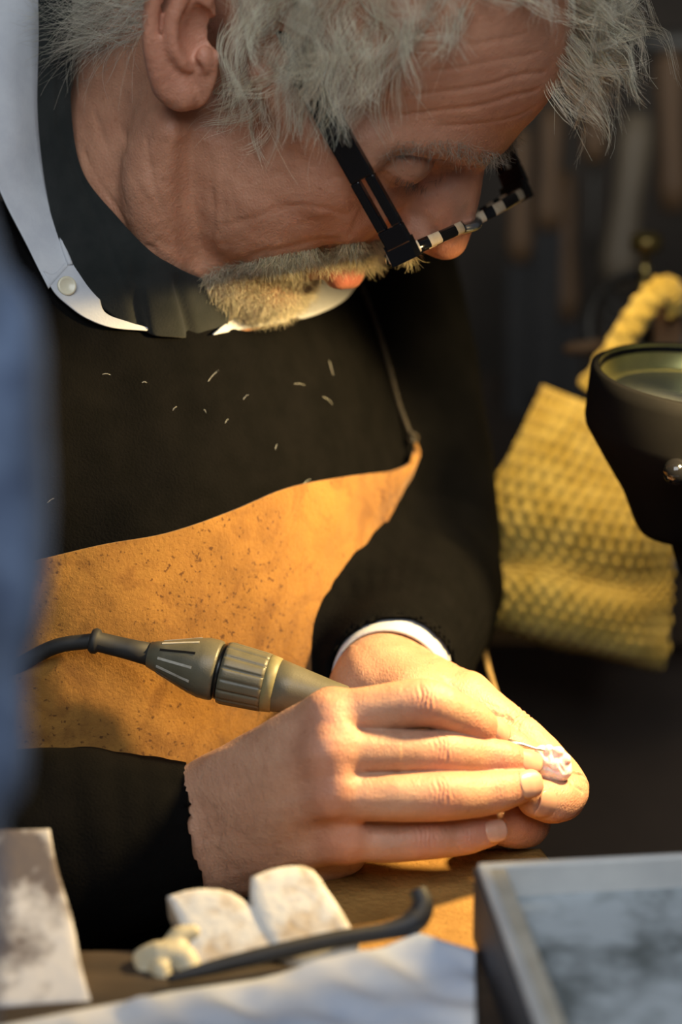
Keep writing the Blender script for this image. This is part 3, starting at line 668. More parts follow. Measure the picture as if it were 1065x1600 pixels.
ap = [[(-120, 925, 4), (-20, 893, 5), (70, 872, 6), (160, 851, 7.5), (260, 833, 9), (355, 800, 10.5), (450, 762, 12), (545, 744, 13.5), (612, 736, 14.5), (640, 722, 15.0), (654, 702, 15.6), (648, 688, 16.0)],
      [(-120, 985, 4), (-20, 955, 5), (70, 930, 6), (160, 905, 7.5), (255, 880, 9), (345, 852, 10.5), (435, 820, 12), (520, 800, 13.5), (580, 790, 14.5), (606, 778, 15.1), (630, 757, 15.7), (640, 738, 16.1)],
      [(-120, 1060, 1.5), (-20, 1030, 2), (70, 1010, 2.8), (155, 985, 4), (245, 962, 5.5), (330, 935, 8), (412, 905, 12), (485, 885, 13.5), (535, 872, 14.6), (560, 862, 15.2), (582, 848, 15.8), (592, 838, 16.2)],
      [(-120, 1170, 0), (-20, 1150, .5), (65, 1130, 1), (150, 1105, 1.5), (235, 1080, 2.4), (318, 1050, 4.5), (395, 1018, 8), (455, 990, 13.5), (500, 970, 14.6), (525, 958, 15.2), (545, 940, 15.8), (556, 925, 16.2)],
      [(-120, 1300, 1.5), (-20, 1290, 1.5), (65, 1275, 1.5), (145, 1250, 1.6), (225, 1225, 2.2), (300, 1190, 3.6), (370, 1155, 6.5), (425, 1120, 13.5), (465, 1090, 14.6), (490, 1070, 15.2), (508, 1045, 15.8), (518, 1025, 16.2)],
      [(-120, 1480, 2), (-20, 1470, 2), (65, 1460, 2), (140, 1440, 2.4), (215, 1415, 3), (285, 1380, 4.5), (350, 1340, 7), (400, 1290, 13.5), (435, 1240, 14.6), (455, 1200, 15.2), (472, 1160, 15.8), (480, 1130, 16.2)]]
ap = [[(p[0], p[1], p[2] + 1.2) for p in r] for r in ap]
rows = drape(ap, .6, ts)
def apn(G): return .10 * vnoise(G, .5, 41) + .05 * vnoise(G, 1.2, 42) + .02 * vnoise(G, 4, 43)
V, F, AG, AN = sheet(rows, 170, 130, .22, apn)
apron = thing('leather_apron', 'worn tan suede leather apron over the black sweater', 'apron', rows[5][3])
mesh_obj('bib', V, F, M_LEATHER, apron)
def braid(pts, r, turns, name, m, parent):
    path = spline(pts, 160); t, N, B = frames(path); parts = []
    for k in range(3):
        a = np.linspace(0, turns * 6.283, 160) + k * 2.094
        parts.append(tube(path + r * .8 * (np.cos(a)[:, None] * N + .6 * np.sin(a)[:, None] * B), [r * .75], n=6, seg=160, smoothpath=False))
    V, F = merge(*parts); return mesh_obj(name, V, F, m, parent)
M_CORD = mat('braided_cord', (.006, .005, .004, 1), (.03, .022, .013, 1), rough=.6, scale=300)
cp = drape([[(563, 446), (570, 462), (588, 510), (606, 570), (622, 630), (636, 668), (645, 690)]], .35)[0]; cp[-1] = rows[0][-1] + np.array([-.1, 0, -.1])
cp[-2] = (cp[-2] + cp[-1]) / 2 + np.array([-.12, .25, -.1])
braid(cp, .12, 20, 'neck_cord', M_CORD, apron)
kx = cp[-1]; V, F = merge(*[tube([kx + np.array([.22 * math.cos(a), .12 + .2 * math.sin(a), .12 * math.cos(2 * a)]) for a in np.linspace(o_, o_ + 5.2, 9)], [.09], n=6, seg=30) for o_ in (0, 1.7)]); mesh_obj('cord_knot', V, F, M_CORD, apron)
V, F = tube([P(600, 900, 29), P(690, 930, 28), P(752, 985, 23), P(757, 1020, 19), P(768, 1062, 14), P(790, 1120, 10)], [.13, .13, .14, .16, .16, .12], n=8, seg=30); mesh_obj('tie_string', V, F, mat('tan_string', (.30, .19, .07, 1), (.4, .26, .1, 1), scale=200), apron)

# ------------------------------------------------------------------ eyeglasses
glass = thing('eyeglasses', 'black-armed reading glasses with striped rims low on his nose', 'eyeglasses', P(735, 360, 4))
GR, GL = h2c(hl(642, 396, -6.8)), h2c(hl(824, 302, 6.8)); gl_ = unit(GL - GR); GM = (GR + GL) / 2
vw = unit(GM - np.array([0, 0, -D])); gu = -unit(vw - gl_ * (vw @ gl_)); gf = np.cross(gu, gl_)
if gf @ HF < 0: gf = -gf
gu = unit(gu * math.cos(.03) + gf * math.sin(.03)); gf = unit(gf - gu * (gf @ gu))
ARM = h2c(hl(478, 105, -7.5)) - GR; ARM = np.array([ARM @ gl_, ARM @ gu, ARM @ gf])
M_CREAM = mat('cream_horn', (.55, .42, .27, 1), (.66, .54, .38, 1), rough=.25, scale=150)
M_GLOSS = mat('black_acetate', (.005, .005, .006, 1), rough=.12, coat=.5)
M_SILVER = mat('silver', (.7, .7, .72, 1), rough=.25, metal=1.)
mg, ng, bg = nt('lens_glass'); bg.inputs['Base Color'].default_value = (.9, .92, .95, 1); bg.inputs['Transmission Weight'].default_value = 1.; bg.inputs['Roughness'].default_value = .02; bg.inputs['IOR'].default_value = 1.1
def gp(l, u, f_): return GM + gl_ * l + gu * u + gf * f_
for sgn in (-1, 1):
    cx = sgn * 3.65; n = 72; a = np.linspace(0, 2 * np.pi, n, endpoint=False)
    ex_ = np.sign(np.cos(a)) * np.abs(np.cos(a)) ** .72 * 2.75; ey_ = np.sign(np.sin(a)) * np.abs(np.sin(a)) ** .72 * 1.0
    ring = []; prof = [(-.22, -.26), (.22, -.26), (.26, -.1), (.26, .16), (.18, .26), (-.18, .26), (-.24, .1)]
    for rr, ff in prof:
        ring.append(np.stack([gp(cx + x * (1 + rr / 2.7), y * (1 + rr / 1.0) - .72, ff - .004 * (cx + x) ** 2) for x, y in zip(ex_, ey_)]))
    R_ = np.array(ring); k = len(prof); V = R_.reshape(-1, 3)
    F = np.array([(i * n + j, ((i + 1) % k) * n + j, ((i + 1) % k) * n + (j + 1) % n, i * n + (j + 1) % n) for i in range(k) for j in range(n)])
    fm = np.array([(j // 4) % 2 for i in range(k) for j in range(n)])
    mesh_obj('rim', V, F, None, glass, mats=[M_GLOSS, M_CREAM], fmat=fm)
    lens = np.concatenate([np.stack([gp(cx + x, y - .72, ff - .004 * (cx + x) ** 2) for x, y in zip(ex_, ey_)]) for ff in (-.05, .06)])
    mesh_obj('lens', lens, [tuple(range(n)), tuple(range(2 * n - 1, n - 1, -1))] + [(j, n + j, n + (j + 1) % n, (j + 1) % n) for j in range(n)], mg, glass, smooth=False)
    # temple arm with a slot near the hinge
    h0 = gp(sgn * 6.75, -.30, -.5); h1 = h0 + gl_ * ARM[0] * -sgn + gu * ARM[1] + gf * ARM[2]; tx = unit(h1 - h0); ty = unit(gu - tx * (gu @ tx)); tz = np.cross(tx, ty); Lh = np.linalg.norm(h1 - h0)
    A_ = np.stack([tx, ty, tz]); bar = []
    def seg(x0, x1, y0, y1, t=.19): bar.append(boxc(h0 + tx * (x0 + x1) / 2 + ty * (y0 + y1) / 2, A_, ((x1 - x0) / 2, (y1 - y0) / 2, t)))
    seg(0, .9, -.66, .58); seg(.9, 3.3, .12, .58); seg(.9, 3.3, -.64, -.2); seg(3.3, Lh, -.60, .56)
    V, F = merge(*bar); tm = mesh_obj('temple', V, F, M_GLOSS, glass, smooth=False)
    md = tm.modifiers.new('soft', 'BEVEL'); md.width = .0006; md.segments = 2
    V, F = tube([h1, h1 + tx * 1.3 - ty * .2 - gl_ * sgn * .5, h1 + tx * 2.4 - ty * 1.2 - gl_ * sgn * 1.2], [.3, .3, .2], n=10, seg=20); mesh_obj('temple_tip', V, F, M_GLOSS, tm)
    V, F = boxc(gp(sgn * 6.62, -.42, -.25), np.stack([gl_, gu, gf]), (.3, .62, .48)); mesh_obj('end_piece', V, F, M_GLOSS, glass, smooth=False)
    V, F = lathe([(0, 0), (0, .05), (.08, .38), (.16, .34), (.2, 0)], gp(sgn * .75, -1.1, -.55), unit(gl_ * sgn - gf * .6), 16, close=False); mesh_obj('nose_pad', V, F, mg, glass)
V, F = tube([gp(-1.05, -.3, 0), gp(-.5, -.02, .12), gp(0, .08, .16), gp(.5, -.02, .12), gp(1.05, -.3, 0)], [.24, .25, .27, .25, .24], n=14, seg=30); mesh_obj('bridge', V, F, M_SILVER, glass)
# ------------------------------------------------------------------ hair
def hair_material(name, rough=.42):
    m, n, b = nt(name); at = node(n, 'ShaderNodeAttribute', attribute_name='tint'); n.links.new(at.outputs['Color'], b.inputs['Base Color'])
    b.inputs['Roughness'].default_value = rough; b.inputs['Specular IOR Level'].default_value = .45; b.inputs['Sheen Weight'].default_value = .1; return m
M_HAIR = hair_material('grey_hair')
def strand_mesh(name, paths, r0, r1, tint, parent, label=None):
    N_, T_, _ = paths.shape; t = unit(np.gradient(paths, axis=1)); e1 = unit(np.cross(t, np.array([.31, .17, -.93]))); e2 = np.cross(t, e1)
    r = (r0 + (r1 - r0) * np.linspace(0, 1, T_) ** 1.5)[None, :, None, None]; a = np.arange(3) * math.tau / 3
    V = paths[:, :, None] + r * (np.cos(a)[None, None, :, None] * e1[:, :, None] + np.sin(a)[None, None, :, None] * e2[:, :, None])
    i = np.arange(N_)[:, None, None] * T_ * 3 + np.arange(T_ - 1)[None, :, None] * 3; j = np.arange(3)[None, None]; j2 = (j + 1) % 3
    F = np.stack([i + j, i + j2, i + 3 + j2, i + 3 + j], -1).reshape(-1, 4)
    tt = np.repeat(tint, T_ * 3, 0)
    return mesh_obj(name, V.reshape(-1, 3), F, M_HAIR, parent, tint=tt, label=label)
def inpoly(q, poly):
    x, y = q[:, 0], q[:, 1]; c = np.zeros(len(q), bool); n = len(poly)
    for i in range(n):
        (x1, y1), (x2, y2) = poly[i], poly[(i + 1) % n]
        t = ((y1 > y) != (y2 > y)) & (x < (x2 - x1) * (y - y1) / (y2 - y1 + 1e-9) + x1); c ^= t
    return c
SC, SR = np.array([-.1, 0, 4.4]), np.array([10.15, 7.6, 8.7]); GRV = c2h(HO + fromW(0, 0, -1))
HLX = [60, 95, 150, 228, 250, 330, 360, 400, 440, 500, 560, 605, 640, 670, 700, 730, 800, 900, 1000, 1100]
HLY = [40, 50, 60, 40, -30, 40, 120, 165, 160, 138, 118, 100, 78, 52, 30, 10, -10, -30, -60, -120]
rg = np.random.default_rng(5)
d_ = unit(rg.normal(size=(9000, 3))); rt = SC + d_ * SR; nr = unit(d_ / SR)
pm = proj(h2c(np.stack([rt[:, 0], -np.abs(rt[:, 1]), rt[:, 2]], 1)))
ok = (pm[:, 1] < np.interp(pm[:, 0], HLX, HLY)) & (rt[:, 2] > -3.5) & ((rt[:, 0] < 2.2) | (rt[:, 2] > .5))
fr0 = (rt[:, 1] > -1.2) & (rt[:, 1] < 5.5) & (rt[:, 0] > 4.5) & (rt[:, 2] > 7.2); ok &= ~((rt[:, 0] > 7.0) & (np.abs(rt[:, 1]) < 4.5) & (rt[:, 2] < 7.2)); ok |= fr0
thin = (pm[:, 0] > 640) & (pm[:, 0] < 900) & (pm[:, 1] > -140) & (rt[:, 1] < -1.2); ok &= ~thin | (rg.random(9000) < .5)
rt, nr, pm = rt[ok][:1500], nr[ok][:1500], pm[ok][:1500]; NG = len(rt); TT = 13
front = np.clip((rt[:, 0] - 3) / 4, 0, 1) * np.clip((rt[:, 2] - 6) / 3, 0, 1)
far = np.clip((rt[:, 1] + 1.0) / 3, 0, 1)
edge = np.clip((np.interp(pm[:, 0], HLX, HLY) - pm[:, 1]) / 140, 0, 1)
length = (3.0 + 3.4 * edge) * (1 - front) + front * (4.4 + 2.0 * far) * (.45 + .55 * np.clip(far + (pm[:, 1] < -150), 0, 1)); length *= rg.uniform(.75, 1.2, NG)
back = np.clip((-rt[:, 0] - 1) / 3, 0, 1)
side = np.clip(-rt[:, 1] / 4, -1, 1)
flow = np.stack([.25 + .75 * front - 1.1 * back * 0, .0 * side, -.75 - .0 * front], 1) + rg.normal(size=(NG, 3)) * .45
flow -= nr * (flow * nr).sum(1, keepdims=True)
d = unit(unit(flow) * .8 + nr * (.62 + .5 * front)[:, None]); p = rt.copy(); ph = rg.uniform(0, 6.28, NG); fq = rg.uniform(1.0, 1.9, NG) * rg.choice([-1, 1], NG); amp = rg.uniform(.5, 1.15, NG)
path = [p]
for k in range(TT - 1):
    st = (length / (TT - 1))[:, None]; e1 = unit(np.cross(d, nr)); e2 = np.cross(d, e1); s_ = k * length / (TT - 1)
    d = unit(d + st * (.20 * GRV[None] + (amp * np.cos(ph + fq * s_))[:, None] * e1 + (amp * .8 * np.sin(ph + fq * s_))[:, None] * e2))
    p = p + d * st; q = np.sqrt((((p - SC) / SR) ** 2).sum(1)); lim = 1.012 + .026 * min(k, 5); m_ = q < lim
    p = np.where(m_[:, None], SC + (p - SC) * (lim / q)[:, None], p); path.append(p)
G_ = np.stack(path, 1)
CH = 17; tk = np.linspace(0, 1, TT)
offs = rg.normal(size=(NG, CH, 3)) * .24; offs -= nr[:, None] * (offs * nr[:, None]).sum(-1, keepdims=True)
pp = G_[:, None] + offs[:, :, None] * (1 - .35 * tk)[None, None, :, None]
wv = rg.normal(size=(NG, CH, 3)) * .12; f2 = rg.uniform(2, 7, (NG, CH)); p2 = rg.uniform(0, 6.28, (NG, CH))
pp = pp + wv[:, :, None] * (np.sin(f2[..., None] * tk + p2[..., None]) * tk)[..., None]
fly = (rg.random((NG, CH)) < .08)[..., None, None]; pp = pp + fly * (rg.normal(size=(NG, CH, 1, 3)) * (tk ** 1.6)[None, None, :, None] * .9)
sc_ = rg.uniform(.7, 1., (NG, CH))
# shorten some strands by resampling
idx = (tk[None, None] * sc_[..., None] * (TT - 1)); i0 = np.clip(idx.astype(int), 0, TT - 2); fr_ = (idx - i0)[..., None]
gi = np.arange(NG)[:, None, None]; cj = np.arange(CH)[None, :, None]; pp = pp[gi, cj, i0] * (1 - fr_) + pp[gi, cj, i0 + 1] * fr_
pp = pp.reshape(-1, TT, 3); pq = proj(h2c(pp)); EARP = [(220, -60), (338, -60), (338, 105), (306, 180), (232, 150)]
ovr = inpoly(pq.reshape(-1, 2), EARP).reshape(-1, TT).any(1) & (pp[:, :, 1].max(1) < -3)
tn = np.array([.92, .83, .63]) * rg.uniform(.6, 1.1, (NG, 1, 1)) * rg.uniform(.7, 1.2, (NG, CH, 1)) * (1 + rg.normal(size=(NG, CH, 3)) * .02)
hair = strand_mesh('hair', h2c(pp[~ovr]), .009, .0035, np.clip(tn.reshape(-1, 3), 0, .92)[~ovr], person, 'tousled wavy grey hair falling over the forehead')

Vpx = proj(Vh_c); facing = Nh_c[:, 2] < .25
def fuzz(name, poly, n, length, dirf, col, label, r0=.0085, curl=.5, seed=3, T=7, sp=.3, mirror=True):
    g = np.random.default_rng(seed); s = np.flatnonzero(inpoly(Vpx, poly) & facing & (Vh[:, 1] < .6)); s = g.choice(s, n)
    b, nn = Vh[s] + g.normal(size=(n, 3)) * .03, Nh_local[s].copy()
    if mirror: b2 = b.copy(); n2 = nn.copy(); b2[:, 1] *= -1; n2[:, 1] *= -1; k2 = b2[:, 1] > 0.1; b = np.concatenate([b, b2[k2]]); nn = np.concatenate([nn, n2[k2]])
    N_ = len(b); d = unit(dirf(b, nn) + g.normal(size=(N_, 3)) * sp); L_ = length * g.uniform(.55, 1.25, N_)[:, None]; p = b - nn * .05; out = [p]; w = g.normal(size=(N_, 3)) * curl
    for k in range(T - 1): d = unit(d + w * .35 + GRV * .05); p = p + d * L_ / (T - 1); out.append(p)
    c = np.asarray(col) * g.uniform(.28, 1.15, (N_, 1)) * (1 + g.normal(size=(N_, 3)) * .03)
    return strand_mesh(name, h2c(np.stack(out, 1)), r0, .003, np.clip(c, 0, .85), person, label)
BEARD = [(318, 428), (345, 414), (400, 408), (450, 404), (470, 410), (480, 434), (502, 456), (530, 464), (512, 482), (470, 500), (410, 505), (350, 488), (325, 452)]
fuzz('beard', BEARD, 9000, .72, lambda b, n: n * .55 + np.array([.1, 0, -.75]), (.74, .66, .47), 'short wiry grey beard along the jaw', seed=3, sp=.45, curl=.7)
MOUST = [(398, 405), (440, 396), (500, 386), (560, 378), (600, 374), (640, 385), (655, 400), (630, 404), (590, 404), (560, 408), (530, 408), (500, 406), (450, 410)]
fuzz('moustache', MOUST, 3400, .95, lambda b, n: n * .75 + np.array([.3, 0, -.5]) + np.stack([b[:, 0] * 0, np.sign(b[:, 1]) * .25, b[:, 0] * 0], 1), (.82, .70, .42), 'bushy pale moustache over the upper lip', seed=4, sp=.35, curl=.45)
BROW = [(598, 236), (640, 220), (700, 216), (745, 226), (782, 240), (775, 254), (740, 250), (690, 238), (640, 238), (602, 246)]
fuzz('eyebrow', BROW, 420, .75, lambda b, n: n * .5 + np.array([.2, -.5, -.2]), (.42, .37, .28), 'wispy grey eyebrow', seed=6, sp=.4, curl=.6)
LASH = [(612, 268), (635, 279), (655, 285), (680, 281), (694, 270), (680, 287), (655, 292), (630, 286)]
lsh = fuzz('eyelashes', LASH, 90, .55, lambda b, n: n * .6 + np.array([.1, -.1, -.8]), (.10, .07, .05), None, seed=8, sp=.2, curl=.2, r0=.007)
lsh['kind'] = 'stuff'
NAPE = [(80, -30), (245, -30), (236, 20), (226, 55), (205, 78), (150, 80), (112, 60)]
fuzz('nape_hair', NAPE, 1500, 3.0, lambda b, n: n * .5 + np.array([-.35, 0, -.5]), (.66, .62, .50), None, seed=9, sp=.35, curl=.35, T=9, r0=.0075)
g = np.random.default_rng(21); Nr = vnormals(Vr, Fr); qx = proj(Vr)
if (Nr[:, 2] * (Vr[:, 2] < -1)).sum() > 0: Nr = -Nr
s = np.flatnonzero((qx[:, 0] > 290) & (qx[:, 0] < 440) & (qx[:, 1] > 1170) & (Nr[:, 2] < -.2)); s = g.choice(s, 420, p=(lambda w: w / w.sum())(np.clip(470 - qx[s, 0], 5, 200)))
b_, n_ = Vr[s], Nr[s]; d = unit(n_ * .35 + np.array([.35, -.8, -.1]) + g.normal(size=(len(s), 3)) * .25); out = [b_ - n_ * .04]
for k in range(5): d = unit(d + n_ * -.06 + g.normal(size=d.shape) * .08); out.append(out[-1] + d * .17 * g.uniform(.5, 1.2, (len(s), 1)))
wh = strand_mesh('wrist_hair', np.stack(out, 1), .004, .0015, np.tile(np.array([[.16, .10, .065]]), (len(s), 1)), person); wh['kind'] = 'stuff'
lp = drape([[a, b] for a, b in lint], .06); LP = np.stack([np.stack([a * (1 - t) + b * t + np.array([0, .05 * math.sin(t * 3.1), 0]) for t in np.linspace(0, 1, 6)]) for a, b in lp])
ln = strand_mesh('lint', LP, .008, .005, np.tile(np.array([[.75, .75, .72]]), (len(LP), 1)), sweater, 'white lint fibres on the wool'); ln['kind'] = 'stuff'
# ------------------------------------------------------------------ rotary handpiece
hpz = thing('rotary_handpiece', 'olive-grey rotary handpiece with fluted grip held in his right hand', 'power tool', P(150, 1002, 1))
A_, B_ = P(150, 1002, 1.2), P(850, 1173, -.95); hx = unit(B_ - A_); HLn = np.linalg.norm(B_ - A_)
def hd(px): return (px - 150) / 700 * HLn
M_OLIVE = mat('olive_plastic', (.095, .088, .058, 1), (.12, .11, .075, 1), rough=.42, scale=90, bump=.08, bscale=1500)
M_OLIVE2 = mat('worn_band', (.17, .15, .07, 1), (.24, .21, .10, 1), rough=.5, scale=150)
M_RUB = mat('black_rubber', (.012, .012, .012, 1), (.02, .02, .02, 1), rough=.65, scale=100)
M_STEEL = mat('steel', (.5, .48, .44, 1), rough=.28, metal=1.)
M_SCRAPE = mat('bare_slot_edge', (.36, .34, .28, 1), (.5, .48, .42, 1), rough=.4, scale=300)
V, F = tube([P(-220, 1190, 6), P(-60, 1092, 3.6), P(20, 1045, 2.4), P(85, 1011, 1.6), P(146, 1001, 1.2)], [.34], n=14, seg=50); mesh_obj('cable', V, F, M_RUB, hpz)
V, F = lathe([(hd(141), .34), (hd(142), .5), (hd(147), .58), (hd(153), .55), (hd(156), .44), (hd(200), .46), (hd(240), .52)], A_, hx, 32); mesh_obj('cable_boot', V, F, M_RUB, hpz)
V, F = lathe([(hd(233), .46), (hd(234), .56), (hd(260), .80), (hd(295), 1.15), (hd(316), 1.31), (hd(322), 1.34), (hd(338), 1.34), (hd(342), 1.30), (hd(343), 1.1)], A_, hx, 64)
rear = mesh_obj('rear_housing', V, F, M_OLIVE, hpz)
hN = unit(np.array([0, .3, -1.]) - hx * (np.array([0, .3, -1.]) @ hx)); hBn = np.cross(hx, hN)
def radial(th): return math.cos(th) * hN + math.sin(th) * hBn
for k in range(12):
    rd = radial(k * math.tau / 12 + .2); rd2 = np.cross(hx, rd); p0 = A_ + hx * hd(252) + rd * .735; p1 = A_ + hx * hd(308) + rd * 1.262; tx = unit(p1 - p0); nn = unit(rd - tx * (rd @ tx))
    V, F = boxc((p0 + p1) / 2, np.stack([tx, rd2, nn]), (np.linalg.norm(p1 - p0) / 2, .055, .012)); mesh_obj('vent_slot', V, F, M_SCRAPE if k % 3 else M_BLACK, rear, smooth=False)
V, F = lathe([(hd(343), 1.22), (hd(350), 1.22)], A_, hx, 48); mesh_obj('joint_ring', V, F, M_BLACK, hpz)
n = 144; pr = [(hd(350), 1.1), (hd(351), 1.34), (hd(356), 1.38), (hd(362), 1.38), (hd(412), 1.30), (hd(418), 1.28)]
V, F = lathe(pr, A_, hx, n)
V = V.reshape(len(pr), n, 3); axp = A_ + ((V - A_) @ hx)[..., None] * hx; th = np.arange(n) / n * math.tau
V[2:5] = axp[2:5] + (V[2:5] - axp[2:5]) * (1 - .075 * np.clip((np.cos(th * 16) - .72) / .2, 0, 1))[None, :, None]
mesh_obj('fluted_grip', V.reshape(-1, 3), F, M_OLIVE, hpz)
V, F = lathe([(hd(418), 1.2), (hd(419), 1.27), (hd(434), 1.21), (hd(436), 1.1)], A_, hx, 64); mesh_obj('worn_band', V, F, M_OLIVE2, hpz)
V, F = lathe([(hd(434), 1.1), (hd(436), 1.17), (hd(460), 1.06), (hd(490), .92), (hd(520), .78), (hd(540), .71), (hd(543), .66)], A_, hx, 64); mesh_obj('neck', V, F, M_OLIVE, hpz)
V, F = lathe([(hd(543), .62), (hd(546), .68), (hd(600), .62), (hd(700), .52), (hd(745), .42), (hd(765), .22)], A_, hx, 48); mesh_obj('nose_cone', V, F, M_OLIVE, hpz)
V, F = lathe([(hd(760), .14), (hd(818), .135), (hd(820), .10), (hd(836), .065), (hd(851), .02)], A_, hx, 20); mesh_obj('burr', V, F, M_STEEL, hpz)

# ------------------------------------------------------------------ the carving
cv = Field(); c0 = P(862, 1194, -.1)
cv.ell(c0, (.78, .68, .62), .2); cv.ell(P(848, 1184, -.15), (.42, .5, .45), .15); cv.ell(P(876, 1204, -.1), (.42, .42, .5), .15)
for q, r in (((843, 1176), .2), ((857, 1172), .2), ((872, 1175), .22), ((883, 1186), .2)):
    cv.ell(P(*q, -.45), r, .1)
for q in ([(846, 1176), (856, 1186), (852, 1200)], [(862, 1174), (866, 1184), (858, 1198)], [(874, 1180), (872, 1192), (880, 1206)], [(842, 1192), (856, 1200), (872, 1206)]):
    cv.chain([P(*w, -.66) for w in q], [.02] * 3, .06, 'g', amp=.045)
cv.disp(lambda p: -.05 + .018 * vnoise(p, 7, 51) + .008 * vnoise(p, 18, 52), c0 - 2, c0 + 2)
V, F = cv.mesh(.03, pad=.2)
M_IVORY = mat('ivory', (.86, .80, .66, 1), (.93, .90, .82, 1), rough=.3, scale=120, bump=.2, bscale=900)
M_IVORY.node_tree.nodes['Principled BSDF'].inputs['Subsurface Weight'].default_value = .6; M_IVORY.node_tree.nodes['Principled BSDF'].inputs['Subsurface Scale'].default_value = .006
tag(mesh_obj('carving', V, F, M_IVORY), 'small white carving pinched between his fingertips at the burr', 'carving')

# ------------------------------------------------------------------ bench, peg and foreground
def onz(px, py, z):
    """point at height z (cm from the origin height) seen at (px, py)"""
    v0 = (800 - py) / S; sp, cp_ = math.sin(PITCH), math.cos(PITCH)
    w = (z - cp_ * v0) / (cp_ * v0 / D - sp); return P(px, py, w)
UPW = fromW(0, 0, 1)
def slab(outline, thick, bev=.25, n_sub=6, amp=.0, seed=0, axis=None):
    """outline: closed list of work-frame points of the upper face; extruded down by THICK along axis, edge rounded"""
    O_ = np.asarray(outline, float); ax = UPW if axis is None else unit(axis); k = len(O_)
    E_ = []
    for i in range(k):
        a, b = O_[i], O_[(i + 1) % k]
        for t in np.linspace(0, 1, n_sub, endpoint=False): E_.append(a * (1 - t) + b * t)
    E_ = np.array(E_); c = E_.mean(0); n = len(E_)
    def ins(d): q = E_ - c; L_ = np.linalg.norm(q, axis=1, keepdims=True); return c + q * (1 - d / L_)
    rings = [ins(bev * 3), ins(bev), ins(bev * .3) - ax * bev * .3, E_ - ax * bev, E_ - ax * (thick - bev), ins(bev * .3) - ax * (thick - bev * .3), ins(bev) - ax * thick, ins(bev * 3) - ax * thick]
    V = np.concatenate(rings)
    if amp: V = V + np.stack([vnoise(V, .9, seed), vnoise(V, .9, seed + 1), vnoise(V, .9, seed + 2)], 1) * amp
    F = [(r * n + j, r * n + (j + 1) % n, (r + 1) * n + (j + 1) % n, (r + 1) * n + j) for r in range(len(rings) - 1) for j in range(n)]
    F += [tuple(range(n))[::-1], tuple(range((len(rings) - 1) * n, len(rings) * n))]
    return V, F
ZP, ZB, ZS = -14.7, -17.5, -12.0
V, F = slab([onz(470, 1325, ZP), onz(846, 1322, ZP), onz(985, 1500, ZP), onz(985, 1640, ZP), onz(430, 1640, ZP), onz(430, 1400, ZP)], ZP - ZB + .0, .3, n_sub=10)
M_PEG = mat('peg_leather', (.22, .115, .030, 1), (.34, .19, .055, 1), rough=.85, scale=35, bump=.6, bscale=350, spec=.2)
tag(mesh_obj('bench_pin', V, F, M_PEG), 'tan leather-topped bench peg under his hands', 'bench peg')
M_WOODD = mat('dark_bench_wood', (.03, .021, .015, 1), (.06, .041, .027, 1), rough=.6, scale=9, bump=.3, stretch=(1, 6, 6))
def wbox(x0, x1, y0, y1, z0, z1): c = fromW((x0 + x1) / 2, (y0 + y1) / 2, (z0 + z1) / 2); return boxc(c, np.stack([fromW(1, 0, 0), fromW(0, 1, 0), fromW(0, 0, 1)]), ((x1 - x0) / 2, (y1 - y0) / 2, (z1 - z0) / 2))
bench = thing('workbench', 'dark wooden workbench below the bench peg', 'bench', fromW(0, 5, -92))
V, F = wbox(-12, 62, -17, -9, ZB - 4, ZB); b1 = mesh_obj('bench_top', V, F, M_WOODD, bench, smooth=False)
for x_, y_ in ((-8, -12), (58, -12)):
    V, F = wbox(x_ - 3, x_ + 3, y_ - 3, y_ + 3, -92, ZB - 4); mesh_obj('leg', V, F, M_WOODD, bench, smooth=False)
shelf = thing('window_shelf', 'wooden display shelf in front of the workbench', 'shelf', fromW(0, -30, -92))
V, F = wbox(-70, 70, -62, -17.5, ZS - 3, ZS); mesh_obj('shelf_board', V, F, M_WOODD, shelf, smooth=False)
for x_ in (-60, 60):
    V, F = wbox(x_ - 3, x_ + 3, -60, -20, -92, ZS - 3); mesh_obj('side_panel', V, F, M_WOODD, shelf, smooth=False)

back_bench = thing('back_bench', 'dark low bench against the back wall', 'bench', fromW(20, 55, -92))
V, F = wbox(-20, 80, 37, 76, ZB - 4, ZB); mesh_obj('bench_top', V, F, M_WOODD, back_bench, smooth=False)
V, F = wbox(-18, 78, 39, 41, -92, ZB - 4); mesh_obj('front_panel', V, F, mat('brown_panel', (.055, .040, .030, 1), (.085, .062, .046, 1), rough=.7, scale=8), back_bench, smooth=False)
for x_ in (-14, 74):
    V, F = wbox(x_ - 3, x_ + 3, 40, 46, -92, ZB - 4); mesh_obj('leg', V, F, M_WOODD, back_bench, smooth=False)

# grey tin tray
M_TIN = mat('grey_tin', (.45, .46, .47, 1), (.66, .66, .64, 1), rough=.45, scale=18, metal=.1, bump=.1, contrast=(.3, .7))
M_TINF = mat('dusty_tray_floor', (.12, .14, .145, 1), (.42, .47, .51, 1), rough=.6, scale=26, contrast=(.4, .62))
tray = thing('tin_tray', 'grey metal tray in the lower right foreground', 'tray', onz(900, 1590, ZS))
ZR = -8.6; k0 = onz(745, 1347, ZR); e1 = onz(1065, 1330, ZR) - k0; e2 = onz(838, 1600, ZR) - k0
e2 = unit(e2 - UPW * (e2 @ UPW)); e1 = unit(e1 - UPW * (e1 @ UPW)); LX, LY = 17., 20.
AX = np.stack([e1, e2, UPW]); hw = (ZR - ZS - .02) / 2
def twall(x0, x1, y0, y1): return boxc(k0 + e1 * (x0 + x1) / 2 + e2 * (y0 + y1) / 2 - UPW * hw, AX, ((x1 - x0) / 2, (y1 - y0) / 2, hw))
